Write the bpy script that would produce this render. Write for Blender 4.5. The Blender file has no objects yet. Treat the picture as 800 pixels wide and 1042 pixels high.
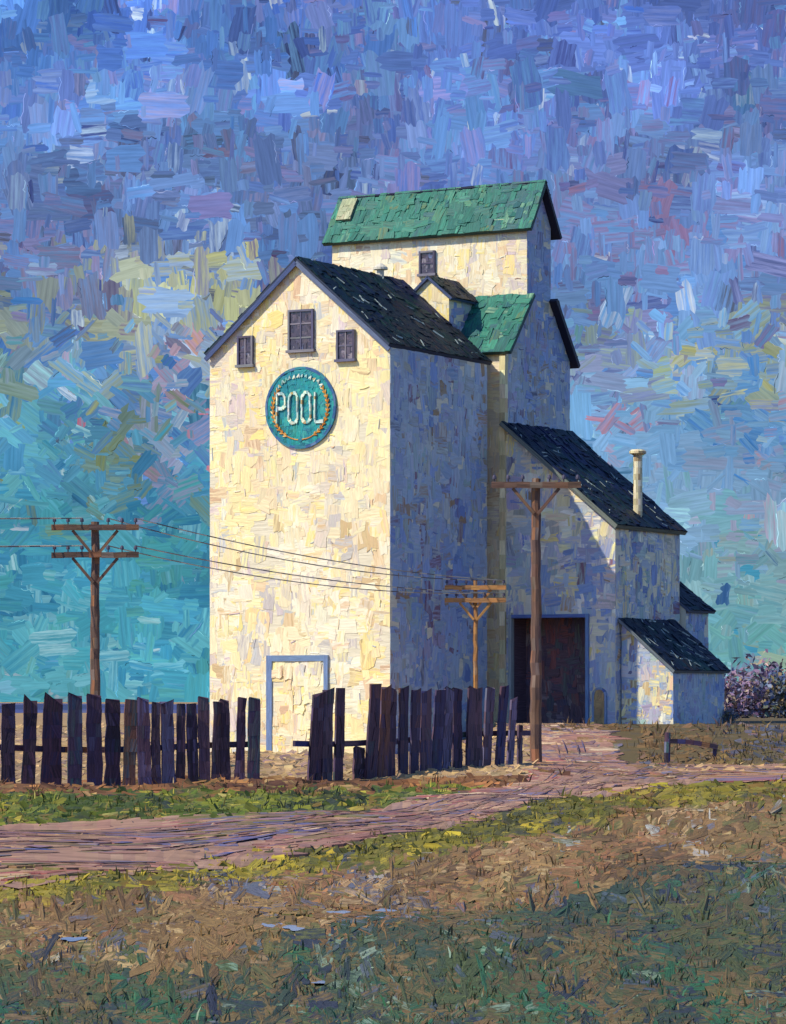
import bpy, math, random
import numpy as np
from mathutils import Vector
R = random.Random(7)
C = bpy.context.scene.collection
sc = bpy.context.scene

# ------------------------------------------------------------------ camera, sky light, sun, exposure
F, EYE, CX, YH = 3500.0, 1.8, 400.0, 712.0          # focal length in units of 1/800 of the width, eye height, vanishing level
cam = bpy.data.objects.new('camera', bpy.data.cameras.new('camera')); C.objects.link(cam)
cam.location = (0, 0, EYE); cam.rotation_euler = (math.pi/2, 0, 0)
cam.data.sensor_fit = 'HORIZONTAL'; cam.data.sensor_width = 36; cam.data.lens = F/800*36
cam.data.shift_y = (YH-521)/800; cam.data.clip_end = 9000; cam.data.clip_start = .5
sc.camera = cam
TH = math.radians(29.4)
EV = Vector((math.cos(TH), -math.sin(TH), 0)); DV = Vector((math.sin(TH), math.cos(TH), 0))
sdir = (EV*1.0 + DV*1.5 + Vector((0, 0, -1.66))).normalized()     # the way sunlight travels
SUN_EL = math.asin(-sdir.z); SUN_AZ = math.atan2(-sdir.x, -sdir.y)   # clockwise from +Y
w = bpy.data.worlds.new('World'); sc.world = w; w.use_nodes = True
nt = w.node_tree; bg = nt.nodes['Background']
st = nt.nodes.new('ShaderNodeTexSky'); st.sky_type = 'NISHITA'; st.sun_disc = False
st.sun_elevation = SUN_EL; st.sun_rotation = SUN_AZ; st.air_density = 1.0; st.dust_density = .3; st.ozone_density = 2.0
tn = nt.nodes.new('ShaderNodeVectorMath'); tn.operation = 'MULTIPLY'; tn.inputs[1].default_value = (.72, .90, 1.22)   # a deep blue afternoon
nt.links.new(st.outputs[0], tn.inputs[0]); nt.links.new(tn.outputs[0], bg.inputs[0]); bg.inputs[1].default_value = .15
sun = bpy.data.objects.new('sun', bpy.data.lights.new('sun', 'SUN')); C.objects.link(sun)
sun.data.energy = 4.9; sun.data.angle = math.radians(.5); sun.data.color = (1, .89, .66)
sun.rotation_euler = sdir.to_track_quat('-Z', 'Y').to_euler()
sc.view_settings.view_transform = 'Standard'; sc.view_settings.look = 'None'
sc.view_settings.exposure = 0; sc.view_settings.gamma = 1; sc.view_settings.use_curve_mapping = False
try:
    sc.cycles.use_denoising = True; sc.cycles.denoising_input_passes = 'RGB_ALBEDO_NORMAL'; sc.cycles.denoising_prefilter = 'ACCURATE'
except Exception: pass
sc.cycles.max_bounces = 5

# ------------------------------------------------------------------ helpers
def lin(c, k=1.0):
    o = []
    for x in c[:3]:
        x /= 255.0
        o.append(k*(x/12.92 if x <= .04045 else ((x+.055)/1.055)**2.4))
    return o
def pal(*cs): # (r,g,b,weight) in display values
    cols = [lin(c) for c in cs]; ws = [c[3] if len(c) > 3 else 1 for c in cs]
    return cols, ws
def pick(p, jit=.10, mix=0, pos=None, pw=1.6):
    ws = p[1]
    if pos is not None:      # neighbouring patches tend to share a tint
        a, b = pos
        ws = [w_*math.exp(pw*(math.sin(a*(.9+.13*k)+k*2.4+1.3*math.sin(b*.7+k))+math.sin(b*(.8-.07*k)+k*1.7+math.sin(a*.5+2*k)))/1.4) for k, w_ in enumerate(ws)]
    c = R.choices(p[0], ws)[0]
    if mix:
        W_ = sum(p[1]); mean = [sum(q[i]*w_ for q, w_ in zip(*p))/W_ for i in range(3)]; c = [a*(1-mix)+b*mix for a, b in zip(c, mean)]
    k = 1+R.uniform(-jit, jit)
    return [max(0, x*k*(1+R.uniform(-jit, jit)*.5)) for x in c]

class MB:
    def __init__(s): s.v=[]; s.f=[]; s.c=[]; s.c2=[]; s.uv=[]
    def face(s, pts, col, uvs=None, col2=None):
        i = len(s.v); s.v.extend(pts); s.f.append(list(range(i, i+len(pts)))); s.c.append((col[0], col[1], col[2], 1)); col2 = col2 or col; s.c2.append((col2[0], col2[1], col2[2], 1))
        s.uv.extend(uvs if uvs else [(0, 0)]*len(pts))
    def box(s, p0, p1, col):
        x0,y0,z0 = p0; x1,y1,z1 = p1
        q = [(x0,y0,z0),(x1,y0,z0),(x1,y1,z0),(x0,y1,z0),(x0,y0,z1),(x1,y0,z1),(x1,y1,z1),(x0,y1,z1)]
        for idx in ((0,3,2,1),(4,5,6,7),(0,1,5,4),(1,2,6,5),(2,3,7,6),(3,0,4,7)): 
            o = R.random()*40
            pts = [q[i] for i in idx]
            e1 = math.dist(pts[0], pts[1]); e2 = math.dist(pts[1], pts[2])
            uv = [(o,o),(o+e1,o),(o+e1,o+e2),(o,o+e2)] if e1 > e2 else [(o,o),(o,o+e1),(o+e2,o+e1),(o+e2,o)]
            s.face(pts, col() if callable(col) else col, uv)
    def hexa(s, q, col):     # eight corners, bottom ring then top ring
        for idx in ((0,3,2,1),(4,5,6,7),(0,1,5,4),(1,2,6,5),(2,3,7,6),(3,0,4,7)):
            o = R.random()*40; pts = [q[i] for i in idx]
            e1 = math.dist(pts[0], pts[1]); e2 = math.dist(pts[1], pts[2])
            uv = [(o,o),(o+e1,o),(o+e1,o+e2),(o,o+e2)] if e1 > e2 else [(o,o),(o,o+e1),(o+e2,o+e1),(o+e2,o)]
            s.face(pts, col() if callable(col) else col, uv)
    def bar(s, a, b, wx, wz, col):   # square bar between two points
        a = Vector(a); b = Vector(b); d = (b-a).normalized()
        up = Vector((0,0,1)) if abs(d.z) < .9 else Vector((0,1,0))
        x = d.cross(up).normalized()*wx/2; z = x.cross(d).normalized()*wz/2
        q = [a-x-z, a+x-z, a+x+z, a-x+z, b-x-z, b+x-z, b+x+z, b-x+z]
        s.hexa([tuple(p) for p in q], col)
    def tube(s, pts, rad, col, n=8, jit=0, caps=True):
        pts = [Vector(p) for p in pts]; rings = []; L = 0; Ls = []
        for i, p in enumerate(pts):
            d = (pts[min(i+1, len(pts)-1)]-pts[max(i-1, 0)]).normalized()
            up = Vector((0,1,0)) if abs(d.z) > .7 else Vector((0,0,1))
            x = d.cross(up).normalized(); y = x.cross(d).normalized()
            r = rad(i/(len(pts)-1)) if callable(rad) else rad
            if i: L += (pts[i]-pts[i-1]).length
            Ls.append(L)
            rings.append([tuple(p+(x*math.cos(2*math.pi*k/n)+y*math.sin(2*math.pi*k/n))*r*(1+R.uniform(-jit, jit))) for k in range(n)])
        for i in range(len(pts)-1):
            for k in range(n):
                k2 = (k+1) % n; v0 = k*.12; v1 = (k+1)*.12
                s.face([rings[i][k], rings[i][k2], rings[i+1][k2], rings[i+1][k]], col() if callable(col) else col, [(Ls[i],v0),(Ls[i],v1),(Ls[i+1],v1),(Ls[i+1],v0)])
        if caps:
            s.face(rings[0][::-1], col() if callable(col) else col); s.face(rings[-1], col() if callable(col) else col)
    def build(s, name, mat, parent=None, off=(0,0,0), smooth=False):
        me = bpy.data.meshes.new(name)
        v = np.array(s.v, dtype=float).reshape(-1, 3)-np.array(off)
        me.from_pydata(v.tolist(), [], s.f)
        a = me.attributes.new('dab', 'FLOAT_COLOR', 'FACE')
        a.data.foreach_set('color', np.array(s.c, dtype=np.float32).ravel())
        a = me.attributes.new('dab_under', 'FLOAT_COLOR', 'FACE')
        a.data.foreach_set('color', np.array(s.c2, dtype=np.float32).ravel())
        u = me.uv_layers.new(name='UVMap'); u.data.foreach_set('uv', np.array(s.uv, dtype=np.float32).ravel())
        me.materials.append(mat); me.update()
        o = bpy.data.objects.new(name, me); C.objects.link(o)
        if parent: o.parent = parent
        return o

def clip(poly, cp):
    out = poly
    for i in range(len(cp)):
        a, b = cp[i], cp[(i+1) % len(cp)]
        inp, out = out, []
        if not inp: return []
        def side(p): return (b[0]-a[0])*(p[1]-a[1])-(b[1]-a[1])*(p[0]-a[0])
        for j in range(len(inp)):
            p, q = inp[j-1], inp[j]; sp, sq = side(p), side(q)
            if sq >= 0:
                if sp < 0:
                    t = sp/(sp-sq); out.append((p[0]+t*(q[0]-p[0]), p[1]+t*(q[1]-p[1])))
                out.append(q)
            elif sp >= 0:
                t = sp/(sp-sq); out.append((p[0]+t*(q[0]-p[0]), p[1]+t*(q[1]-p[1])))
    return out
def dab_shape(L, W, rag=.18):   # an uneven palette-knife patch, long axis x
    p = []
    for t in (-.5, -.18, .2, .5): p.append((t*L+R.uniform(-.05,.05)*L, -W/2+R.uniform(-.12,.12)*W))
    p.append((L/2+R.uniform(-rag, rag)*W*1.5, R.uniform(-.2,.2)*W))
    for t in (.5, .15, -.2, -.5): p.append((t*L+R.uniform(-.05,.05)*L, W/2+R.uniform(-.12,.12)*W))
    p.append((-L/2+R.uniform(-rag, rag)*W*1.5, R.uniform(-.2,.2)*W))
    return p
def dabs(mb, poly, O, A, B, cover, L, W, angs, pl, h=(.008,.04), tilt=.05, base=None, jit=.10, mix=.2, ridge=.08):
    """a plain face covered with raised overlapping patches of paint, clipped to the outline"""
    O, A, B = Vector(O), Vector(A).normalized(), Vector(B).normalized(); N = A.cross(B)
    seed = R.uniform(0, 50)
    xs = [p[0] for p in poly]; ys = [p[1] for p in poly]
    ar = abs(sum(poly[i-1][0]*poly[i][1]-poly[i][0]*poly[i-1][1] for i in range(len(poly))))/2
    bb = (max(xs)-min(xs))*(max(ys)-min(ys))
    n = int(cover*bb/((L[0]+L[1])/2*(W[0]+W[1])/2))
    if base is not None: mb.face([tuple(O+A*p[0]+B*p[1]) for p in poly], base, [(p[0], p[1]) for p in poly])
    for _ in range(n):
        cx, cy = R.uniform(min(xs), max(xs)), R.uniform(min(ys), max(ys))
        l, wd = R.uniform(*L), R.uniform(*W)
        an = R.choices([a[0] for a in angs], [a[1] for a in angs])[0]; an = math.radians(an+R.gauss(0, 7))
        ca, sa = math.cos(an), math.sin(an)
        sh = dab_shape(l, wd)
        pg = clip([(cx+x*ca-y*sa, cy+x*sa+y*ca) for x, y in sh], poly)
        if len(pg) < 3: continue
        ps = (cx*1.1+seed, cy*.8); col = pick(pl, jit, mix, ps); col2 = pick(pl, jit, .3, ps); h0 = R.uniform(*h); tx, ty = R.gauss(0, tilt), R.gauss(0, tilt)
        o = R.random()*60
        def H(p): return max(.003, h0+tx*(p[0]-cx)+ty*(p[1]-cy))
        uv = [((p[0]-cx)*ca+(p[1]-cy)*sa+o, -(p[0]-cx)*sa+(p[1]-cy)*ca+o) for p in pg]
        top = [tuple(O+A*p[0]+B*p[1]+N*H(p)) for p in pg]; bot = [tuple(O+A*p[0]+B*p[1]) for p in pg]
        mb.face(top, col, uv, col2)
        for i in range(len(pg)):
            j = (i+1) % len(pg)
            mb.face([bot[i], bot[j], top[j], top[i]], col, [uv[i], uv[j], uv[j], uv[i]], col2)
        if R.random() < ridge:      # squeezed ridge where the knife lifted
            s0 = R.choice((-1, 1))*wd*.45; x0 = R.uniform(-.45, .1)*l; x1 = x0+R.uniform(.2, .45)*l; q = []
            for x in (x0, (x0+x1)/2, x1):
                y = s0+R.gauss(0, .015); q.append((cx+x*ca-y*sa, cy+x*sa+y*ca))
            if all(all((poly[i][0]-poly[i-1][0])*(p[1]-poly[i-1][1])-(poly[i][1]-poly[i-1][1])*(p[0]-poly[i-1][0]) > .03*math.dist(poly[i], poly[i-1]) for i in range(len(poly))) for p in q):
                rc = pick(pl, .05, .1); rc = [min(.92, c*1.08) for c in rc]; e = [O+A*p[0]+B*p[1]+N*(H(p)+.012) for p in q]; th = R.uniform(.015, .035)*min(1, wd/.3)
                for e0_, e1_ in zip(e, e[1:]): mb.bar(tuple(e0_), tuple(e1_), th, th, rc)

def mat(name, streak=(1.6, 16), amt=.30, bump=.35, rough=.6, spec=.3, emit=False, speck=0.0, mixcol=None):
    m = bpy.data.materials.new(name); m.use_nodes = True; n = m.node_tree.nodes; l = m.node_tree.links
    bs = n['Principled BSDF']
    at = n.new('ShaderNodeAttribute'); at.attribute_name = 'dab'
    uv = n.new('ShaderNodeUVMap'); mp = n.new('ShaderNodeMapping'); mp.inputs['Scale'].default_value = (streak[0], streak[1], 1)
    l.new(uv.outputs[0], mp.inputs[0])
    no = n.new('ShaderNodeTexNoise'); no.inputs['Scale'].default_value = 1; no.inputs['Detail'].default_value = 4; no.inputs['Roughness'].default_value = .65
    l.new(mp.outputs[0], no.inputs['Vector'])
    mr = n.new('ShaderNodeMapRange'); mr.inputs[1].default_value = .25; mr.inputs[2].default_value = .75
    mr.inputs[3].default_value = 1-amt; mr.inputs[4].default_value = 1+amt; l.new(no.outputs['Fac'], mr.inputs[0])
    vm = n.new('ShaderNodeVectorMath'); vm.operation = 'SCALE'; 
    at2 = n.new('ShaderNodeAttribute'); at2.attribute_name = 'dab_under'
    n3 = n.new('ShaderNodeTexNoise'); n3.inputs['Scale'].default_value = .8; n3.inputs['Detail'].default_value = 5; n3.inputs['Roughness'].default_value = .7
    ad = n.new('ShaderNodeVectorMath'); ad.operation = 'ADD'; ad.inputs[1].default_value = (17.3, 5.1, 9.7); l.new(mp.outputs[0], ad.inputs[0]); l.new(ad.outputs[0], n3.inputs['Vector'])
    r3 = n.new('ShaderNodeMapRange'); r3.inputs[1].default_value = .42; r3.inputs[2].default_value = .60; l.new(n3.outputs['Fac'], r3.inputs[0])
    m3 = n.new('ShaderNodeMix'); m3.data_type = 'RGBA'; l.new(r3.outputs[0], m3.inputs[0]); l.new(at.outputs['Color'], m3.inputs[6]); l.new(at2.outputs['Color'], m3.inputs[7])
    l.new(m3.outputs[2], vm.inputs[0]); l.new(mr.outputs[0], vm.inputs['Scale'])
    outc = vm.outputs[0]
    if mixcol is not None:     # flecks of another paint showing through
        n2 = n.new('ShaderNodeTexNoise'); n2.inputs['Scale'].default_value = .55; n2.inputs['Detail'].default_value = 6; n2.inputs['Roughness'].default_value = .75
        l.new(mp.outputs[0], n2.inputs['Vector'])
        r2 = n.new('ShaderNodeMapRange'); r2.inputs[1].default_value = .60; r2.inputs[2].default_value = .70; r2.inputs[4].default_value = speck
        l.new(n2.outputs['Fac'], r2.inputs[0])
        mx = n.new('ShaderNodeMix'); mx.data_type = 'RGBA'; l.new(r2.outputs[0], mx.inputs[0]); l.new(outc, mx.inputs[6]); mx.inputs[7].default_value = (*lin(mixcol), 1)
        outc = mx.outputs[2]
    if emit:
        em = n.new('ShaderNodeEmission'); l.new(outc, em.inputs[0]); em.inputs[1].default_value = 1
        l.new(em.outputs[0], n['Material Output'].inputs[0])
    else:
        l.new(outc, bs.inputs['Base Color']); bs.inputs['Roughness'].default_value = rough; bs.inputs['Specular IOR Level'].default_value = spec
        bp = n.new('ShaderNodeBump'); bp.inputs['Strength'].default_value = bump; bp.inputs['Distance'].default_value = .05
        l.new(no.outputs['Fac'], bp.inputs['Height']); l.new(bp.outputs[0], bs.inputs['Normal'])
    return m
M = {}
M['wall'] = mat('white_wall_paint', (1.5, 12), .16, .5, .6, .3, speck=.55, mixcol=(175, 165, 150))
M['green'] = mat('green_roof_paint', (1.2, 14), .45, .5, .55)
M['dark'] = mat('dark_roof_tar', (1.2, 14), .6, .6, .5, spec=.12, speck=.35, mixcol=(40, 58, 78))
M['wood'] = mat('weathered_wood', (1.3, 22), .5, .6, .75, speck=.5, mixcol=(70, 60, 85))
M['pole'] = mat('pole_wood', (.9, 9), .5, .6, .75, speck=.7, mixcol=(48, 38, 40))
M['trim'] = mat('painted_trim', (2, 14), .3, .4, .6)
M['sign'] = mat('sign_enamel', (3, 20), .35, .4, .5, speck=.4, mixcol=(70, 170, 165))
M['pane'] = mat('glass_painted_reflection', (3, 6), .5, .2, .2, .6)
M['metal'] = mat('galvanised_metal', (2, 12), .3, .3, .5)
M['wire'] = mat('wire', (1, 1), .5, .1, .6)
M['soil'] = mat('soil', (1.6, 8), .35, .6, .85, .15, speck=.35, mixcol=(150, 125, 95))
M['road'] = mat('road_earth', (.8, 6), .35, .6, .85, .15, speck=.4, mixcol=(190, 165, 140))
M['grass'] = mat('grass_blades', (3, 8), .35, .2, .7, .2)
M['hill'] = mat('far_land', (.02, .1), .35, .1, .9, .1)
M['sky'] = mat('sky_paint', (.022, .33), .26, emit=True, speck=.35, mixcol=(150, 175, 220))
M['water'] = mat('puddle_water', (1, 3), .25, .1, .35, .4)
M['bush'] = mat('bush_leaf', (3, 8), .4, .2, .7)

def tag(o, label, cat, group=None):
    o['label'] = label; o['category'] = cat
    if group: o['group'] = group
    return o
OX, OY = -0.0982, 114.545           # the annex corner nearest the road
def W2(u, v, z=0): return Vector((OX, OY, 0))+EV*u+DV*v+Vector((0, 0, z))
def thing(name, label, cat, u, v, z=0, group=None):
    o = bpy.data.objects.new(name, None); C.objects.link(o); o.location = W2(u, v, z); o.rotation_euler = (0, 0, -TH)
    o.empty_display_size = .3
    return tag(o, label, cat, group)
def thing_w(name, label, cat, loc, rz=0, group=None):
    o = bpy.data.objects.new(name, None); C.objects.link(o); o.location = loc; o.rotation_euler = (0, 0, rz)
    return tag(o, label, cat, group)

# ------------------------------------------------------------------ the lie of the land
def sm(t):
    t = min(1, max(0, t)); return t*t*(3-2*t)
def gz(X, Y):
    ramp = .98*sm((Y-90)/(117-90))*sm((X-1.0)/(4.0-1.0))*(1-sm((Y-150)/120))
    n = .05*math.sin(X*.9+Y*.31)+.04*math.sin(X*.37-Y*.23+1)+.03*math.sin(Y*.7+2)
    rise = .27*math.exp(-((X-3.6)/2.6)**2-((Y-86)/6.5)**2)
    return max(ramp, 0)+rise*(1-ramp)+n*(1-sm((Y-100)/12))-.02
def ground_at(px, py):      # where the line of sight to a place in the yard meets the ground
    k = (px-CX)/F; s = (YH-py)/F; d = 12.0; stp = .5
    while d < 600:
        if EYE+s*d <= gz(k*d, d): 
            lo, hi = d-stp, d
            for _ in range(12):
                m = (lo+hi)/2
                if EYE+s*m <= gz(k*m, m): hi = m
                else: lo = m
            return k*hi, hi
        stp = .5 if d < 160 else 4; d += stp
    return k*600, 600.0
def interp(x, pts):
    if x <= pts[0][0]: return pts[0][1]
    for (a, b), (c, d) in zip(pts, pts[1:]):
        if x <= c: return b+(d-b)*(x-a)/(c-a)
    return pts[-1][1]
T_UP = [(-200, 850), (22, 840), (150, 834), (300, 828), (420, 814), (500, 804), (545, 796), (600, 786), (700, 780), (900, 780)]
T_LO = [(-200, 931), (22, 905), (150, 890), (300, 870), (420, 850), (500, 832), (590, 808), (680, 800), (740, 796), (900, 796)]
OL_LO = [(-200, 945), (22, 915), (150, 905), (300, 886), (450, 868), (560, 846), (640, 826), (720, 818), (900, 812)]
DG_UP = [(-200, 965), (22, 968), (180, 985), (320, 962), (420, 950), (500, 925), (600, 905), (680, 885), (780, 868), (900, 862)]
P_GREEN = pal((74, 92, 42, 3), (56, 74, 36, 3), (112, 118, 48, 2.2), (172, 160, 64, 1.3), (120, 98, 52, 1), (40, 52, 48, 1.2), (175, 165, 95, .3))
P_BERM = pal((130, 90, 60, 3), (104, 74, 54, 3), (80, 56, 50, 2), (170, 120, 74, 1.2), (60, 60, 40, 1), (170, 140, 95, .5))
P_OLIVE = pal((106, 102, 46, 3), (86, 86, 44, 3), (138, 126, 50, 2.2), (172, 154, 56, 1.1), (66, 70, 56, 1), (110, 84, 50, 1.3), (58, 66, 90, .4))
P_TAN = pal((130, 104, 68, 4), (112, 88, 58, 4), (154, 124, 82, 2.2), (88, 70, 52, 2.4), (176, 150, 108, 1), (98, 98, 58, 2.2), (92, 98, 118, .7), (146, 104, 72, 1.4), (160, 164, 162, .2))
P_DGREEN = pal((72, 84, 56, 4), (58, 78, 66, 4), (88, 92, 58, 3), (50, 66, 62, 2.5), (46, 98, 72, 1.8), (116, 96, 64, 3), (92, 80, 58, 2), (88, 98, 116, .8), (138, 116, 84, .7), (124, 146, 126, .5), (46, 54, 74, 1))
P_ROAD = pal((156, 116, 104, 4), (140, 104, 96, 3), (172, 136, 112, 3), (122, 94, 94, 2), (104, 104, 134, 1), (190, 154, 116, 2.4), (136, 104, 70, 1.8), (210, 184, 152, .9), (158, 92, 88, 1), (114, 108, 66, 1))
P_RUT = pal((112, 88, 96, 3), (84, 92, 140, 2), (128, 96, 92, 3), (88, 78, 92, 2), (110, 92, 66, 1.5), (146, 112, 104, 1))
P_FIELD = pal((176, 146, 104, 3), (150, 124, 90, 3), (190, 164, 122, 1.5), (132, 112, 96, 1.5), (120, 100, 110, .8))
P_RIGHT = pal((98, 88, 54, 3), (112, 88, 60, 3), (84, 78, 62, 2), (74, 82, 104, 1.2), (122, 96, 92, 1.2), (146, 118, 74, .7))
def zone(px, py, Y):
    j = R.gauss(0, 3.5)
    py = py+j*(.4+max(0, (py-790))/120)
    if px > 560 and Y > 78 and py < interp(px, T_UP): return 'right'
    if py < 786 or (px < 540 and Y > 77.5): return 'field'
    if py < interp(px, T_UP):
        return 'berm' if py < 809-.010*px+R.gauss(0, 2) else 'green'
    if py < interp(px, T_LO): return 'road'
    if py < interp(px, OL_LO): return 'olive'
    if py < interp(px, DG_UP): return 'tan'
    return 'dgreen'
ZP = dict(right=P_RIGHT, field=P_FIELD, berm=P_BERM, green=P_GREEN, road=P_TAN, olive=P_OLIVE, tan=P_TAN, dgreen=P_DGREEN)
def to_px(X, Y, Z): return CX+F*X/Y, YH-F*(Z-EYE)/Y

# ground: one sheet to the horizon
def lines(a): return a
xs = [-2900, -1500, -700, -300, -150, -80]+list(np.arange(-50, -16, 4))+list(np.arange(-16, 20.1, .5))+list(np.arange(24, 52, 4))+[80, 150, 300, 700, 1500, 2900]
ys = [-300, -60, -10, 2, 8]+list(np.arange(12, 60, .5))+list(np.arange(60, 140, 1))+[145, 150, 160, 175, 200, 240, 300, 400, 600, 1000, 1700, 2900]
g = MB(); V = []
for y in ys:
    for x in xs: V.append((float(x), float(y), gz(x, y)))
nx = len(xs); me = bpy.data.meshes.new('ground'); fc = []; cols = []
for j in range(len(ys)-1):
    for i in range(nx-1):
        fc.append((j*nx+i, j*nx+i+1, (j+1)*nx+i+1, (j+1)*nx+i))
        X = (xs[i]+xs[i+1])/2; Y = (ys[j]+ys[j+1])/2
        if Y > 11:
            p = to_px(X, Y, gz(X, Y)); z = zone(p[0], p[1], Y)
        else: z = 'dgreen'
        c = pick(ZP[z], .04, .7)
        a = ZP[z][0][0]; c = [(.5*q+.5*r)*.9 for q, r in zip(c, a)]
        cols.append((*c, 1))
me.from_pydata(V, [], fc)
for an_ in ('dab', 'dab_under'):
    a = me.attributes.new(an_, 'FLOAT_COLOR', 'FACE'); a.data.foreach_set('color', np.array(cols, dtype=np.float32).ravel())
uvl = me.uv_layers.new(name='UVMap'); lv = np.empty(len(me.loops), dtype=np.int32); me.loops.foreach_get('vertex_index', lv)
uvl.data.foreach_set('uv', np.array(V)[lv][:, :2].astype(np.float32).ravel()); me.materials.append(M['soil'])
gr = bpy.data.objects.new('ground', me); C.objects.link(gr); gr['kind'] = 'structure'

# dirt road: the yard track with its branch to the doorway and the one leaving to the right
def strip(name, A, Bp, steps, cross, z0, ndab, dl, dw, pl, along=True):
    mb = MB()
    def samp(P, t):
        t = t*(len(P)-1); i = min(int(t), len(P)-2); q = t-i
        return P[i][0]+(P[i+1][0]-P[i][0])*q, P[i][1]+(P[i+1][1]-P[i][1])*q
    def at(s, t):
        a = samp(A, s); b = samp(Bp, s); return a[0]+(b[0]-a[0])*t, a[1]+(b[1]-a[1])*t
    jit = [[(R.gauss(0, .12) if j in (0, cross) else 0) for j in range(cross+1)] for i in range(steps+1)]
    P = [[at(i/steps, j/cross) for j in range(cross+1)] for i in range(steps+1)]
    P = [[(p[0], p[1]+jit[i][j]*2, gz(p[0], p[1]+jit[i][j]*2)+z0) for j, p in enumerate(r)] for i, r in enumerate(P)]
    for i in range(steps):
        for j in range(cross):
            q = [P[i][j], P[i+1][j], P[i+1][j+1], P[i][j+1]]
            mb.face(q[::-1], pick(pl, .03, .85), [(p[0], p[1]*.3) for p in q[::-1]])
    for _ in range(ndab):
        s, t = R.uniform(.01, .985), R.uniform(.03, .97)
        p = at(s, t); p2 = at(min(1, s+.01), t); d = Vector((p2[0]-p[0], p2[1]-p[1], 0))
        if d.length < 1e-6: continue
        d.normalize(); ja = R.gauss(0, .28); d = Vector((d.x*math.cos(ja)-d.y*math.sin(ja), d.x*math.sin(ja)+d.y*math.cos(ja), 0)); nrm = Vector((-d.y, d.x, 0))
        k = p[1]/60
        l = R.uniform(*dl)*k; wd = R.uniform(*dw)*k*R.choice((.5, 1, 1))
        if abs(d.x) > .5: wd *= 1.5
        h0 = z0+R.uniform(.004, .014); tl = R.gauss(0, .008); tw = R.gauss(0, .012)
        ps = (p[0]*.5, math.log(p[1])*9); rut = min(abs(t-.3), abs(t-.62)) < .085 and R.random() < .75
        pu = P_RUT if rut else pl
        col = pick(pu, .12, .05, ps); col2 = pick(pl, .1, .15, ps); o = R.random()*50; top = []; bot = []; uv = []
        for x, y in dab_shape(l, wd):
            q = Vector((p[0], p[1], 0))+d*x+nrm*y; zz = gz(q.x, q.y)
            top.append((q.x, q.y, zz+max(z0+.004, h0+tl*x+tw*y))); bot.append((q.x, q.y, zz-.02)); uv.append((x+o, y*.5+o))
        mb.face(top, col, uv, col2)
        for i in range(len(top)):
            j = (i+1) % len(top); mb.face([bot[i], bot[j], top[j], top[i]], col, [uv[i], uv[j], uv[j], uv[i]])
    for tr in (.2, .27, .33, .52, .6, .66, .8):
        s_ = R.uniform(0, .04)
        while s_ < .97:
            ds = R.uniform(.015, .06); t0 = tr+R.gauss(0, .015); col = pick(P_RUT, .12); col2 = pick(pl, .1, .2); hw_ = R.uniform(.008, .02); L_ = []; U_ = []
            for k in range(5):
                sk = min(.985, s_+ds*k/4); w_ = hw_*(1-.7*abs(k-2)/2); tt = t0+R.gauss(0, .003)
                a_, b_ = at(sk, tt-w_), at(sk, tt+w_); L_.append((a_[0], a_[1], gz(*a_)+z0+.02)); U_.append((b_[0], b_[1], gz(*b_)+z0+.02))
            q = L_+U_[::-1]; o = R.random()*40
            mb.face(q[::-1], col, [(p_[0]+o, p_[1]*.5+o) for p_ in q[::-1]], col2); s_ += ds*R.uniform(.7, 2.2)
    o = mb.build(name, M['road']); o['kind'] = 'structure'; return o
UPE = [ground_at(*p) for p in [(-170, 848), (22, 839), (150, 834), (300, 828), (420, 814), (500, 804), (545, 794), (562, 778), (552, 757)]]+[tuple(W2(.75, 7.3)[:2])]
LOE = [ground_at(*p) for p in [(-170, 926), (22, 904), (150, 890), (300, 870), (420, 850), (500, 832), (585, 808), (640, 783), (622, 757)]]+[tuple(W2(3.5, 7.3)[:2])]
strip('dirt_road', UPE, LOE, 90, 5, .02, 1700, (.3, 1.5), (.15, .6), P_ROAD)
UP2 = [ground_at(*p) for p in [(585, 787), (640, 780), (700, 779), (780, 779), (900, 780)]]
LO2 = [ground_at(*p) for p in [(560, 816), (640, 804), (720, 798), (790, 795), (910, 795)]]
strip('dirt_road', UP2, LO2, 30, 4, .028, 260, (.5, 1.8), (.15, .5), P_ROAD)

# puddles in the low ruts
PUD = []
def puddle(px, py, wpx, hpx):
    mb = MB(); PUD.append((px, py, wpx*.55, hpx*.6)); X, Y = ground_at(px, py); k = F/Y; rx = wpx/k/2; ry = hpx*Y*Y/(F*EYE)/2
    pts = []
    for i in range(28):
        t = 2*math.pi*i/28; r = 1+.22*math.sin(3*t+px)+.12*math.sin(5*t+py)
        pts.append((X+rx*r*math.cos(t), Y+ry*r*math.sin(t)))
    zmx = max(gz(*p) for p in pts)+.012
    mb.face([(x, y, zmx) for x, y in pts], lin((120, 138, 168)), [(x, y) for x, y in pts])
    o = mb.build('puddle', M['water']); o['kind'] = 'structure'; return zmx
for p in [(276, 943, 20, 5), (301, 946, 24, 6), (345, 931, 22, 4), (372, 936, 30, 4), (392, 929, 22, 3), (75, 958, 26, 4), (330, 1002, 22, 3)]: puddle(*p)

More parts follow.
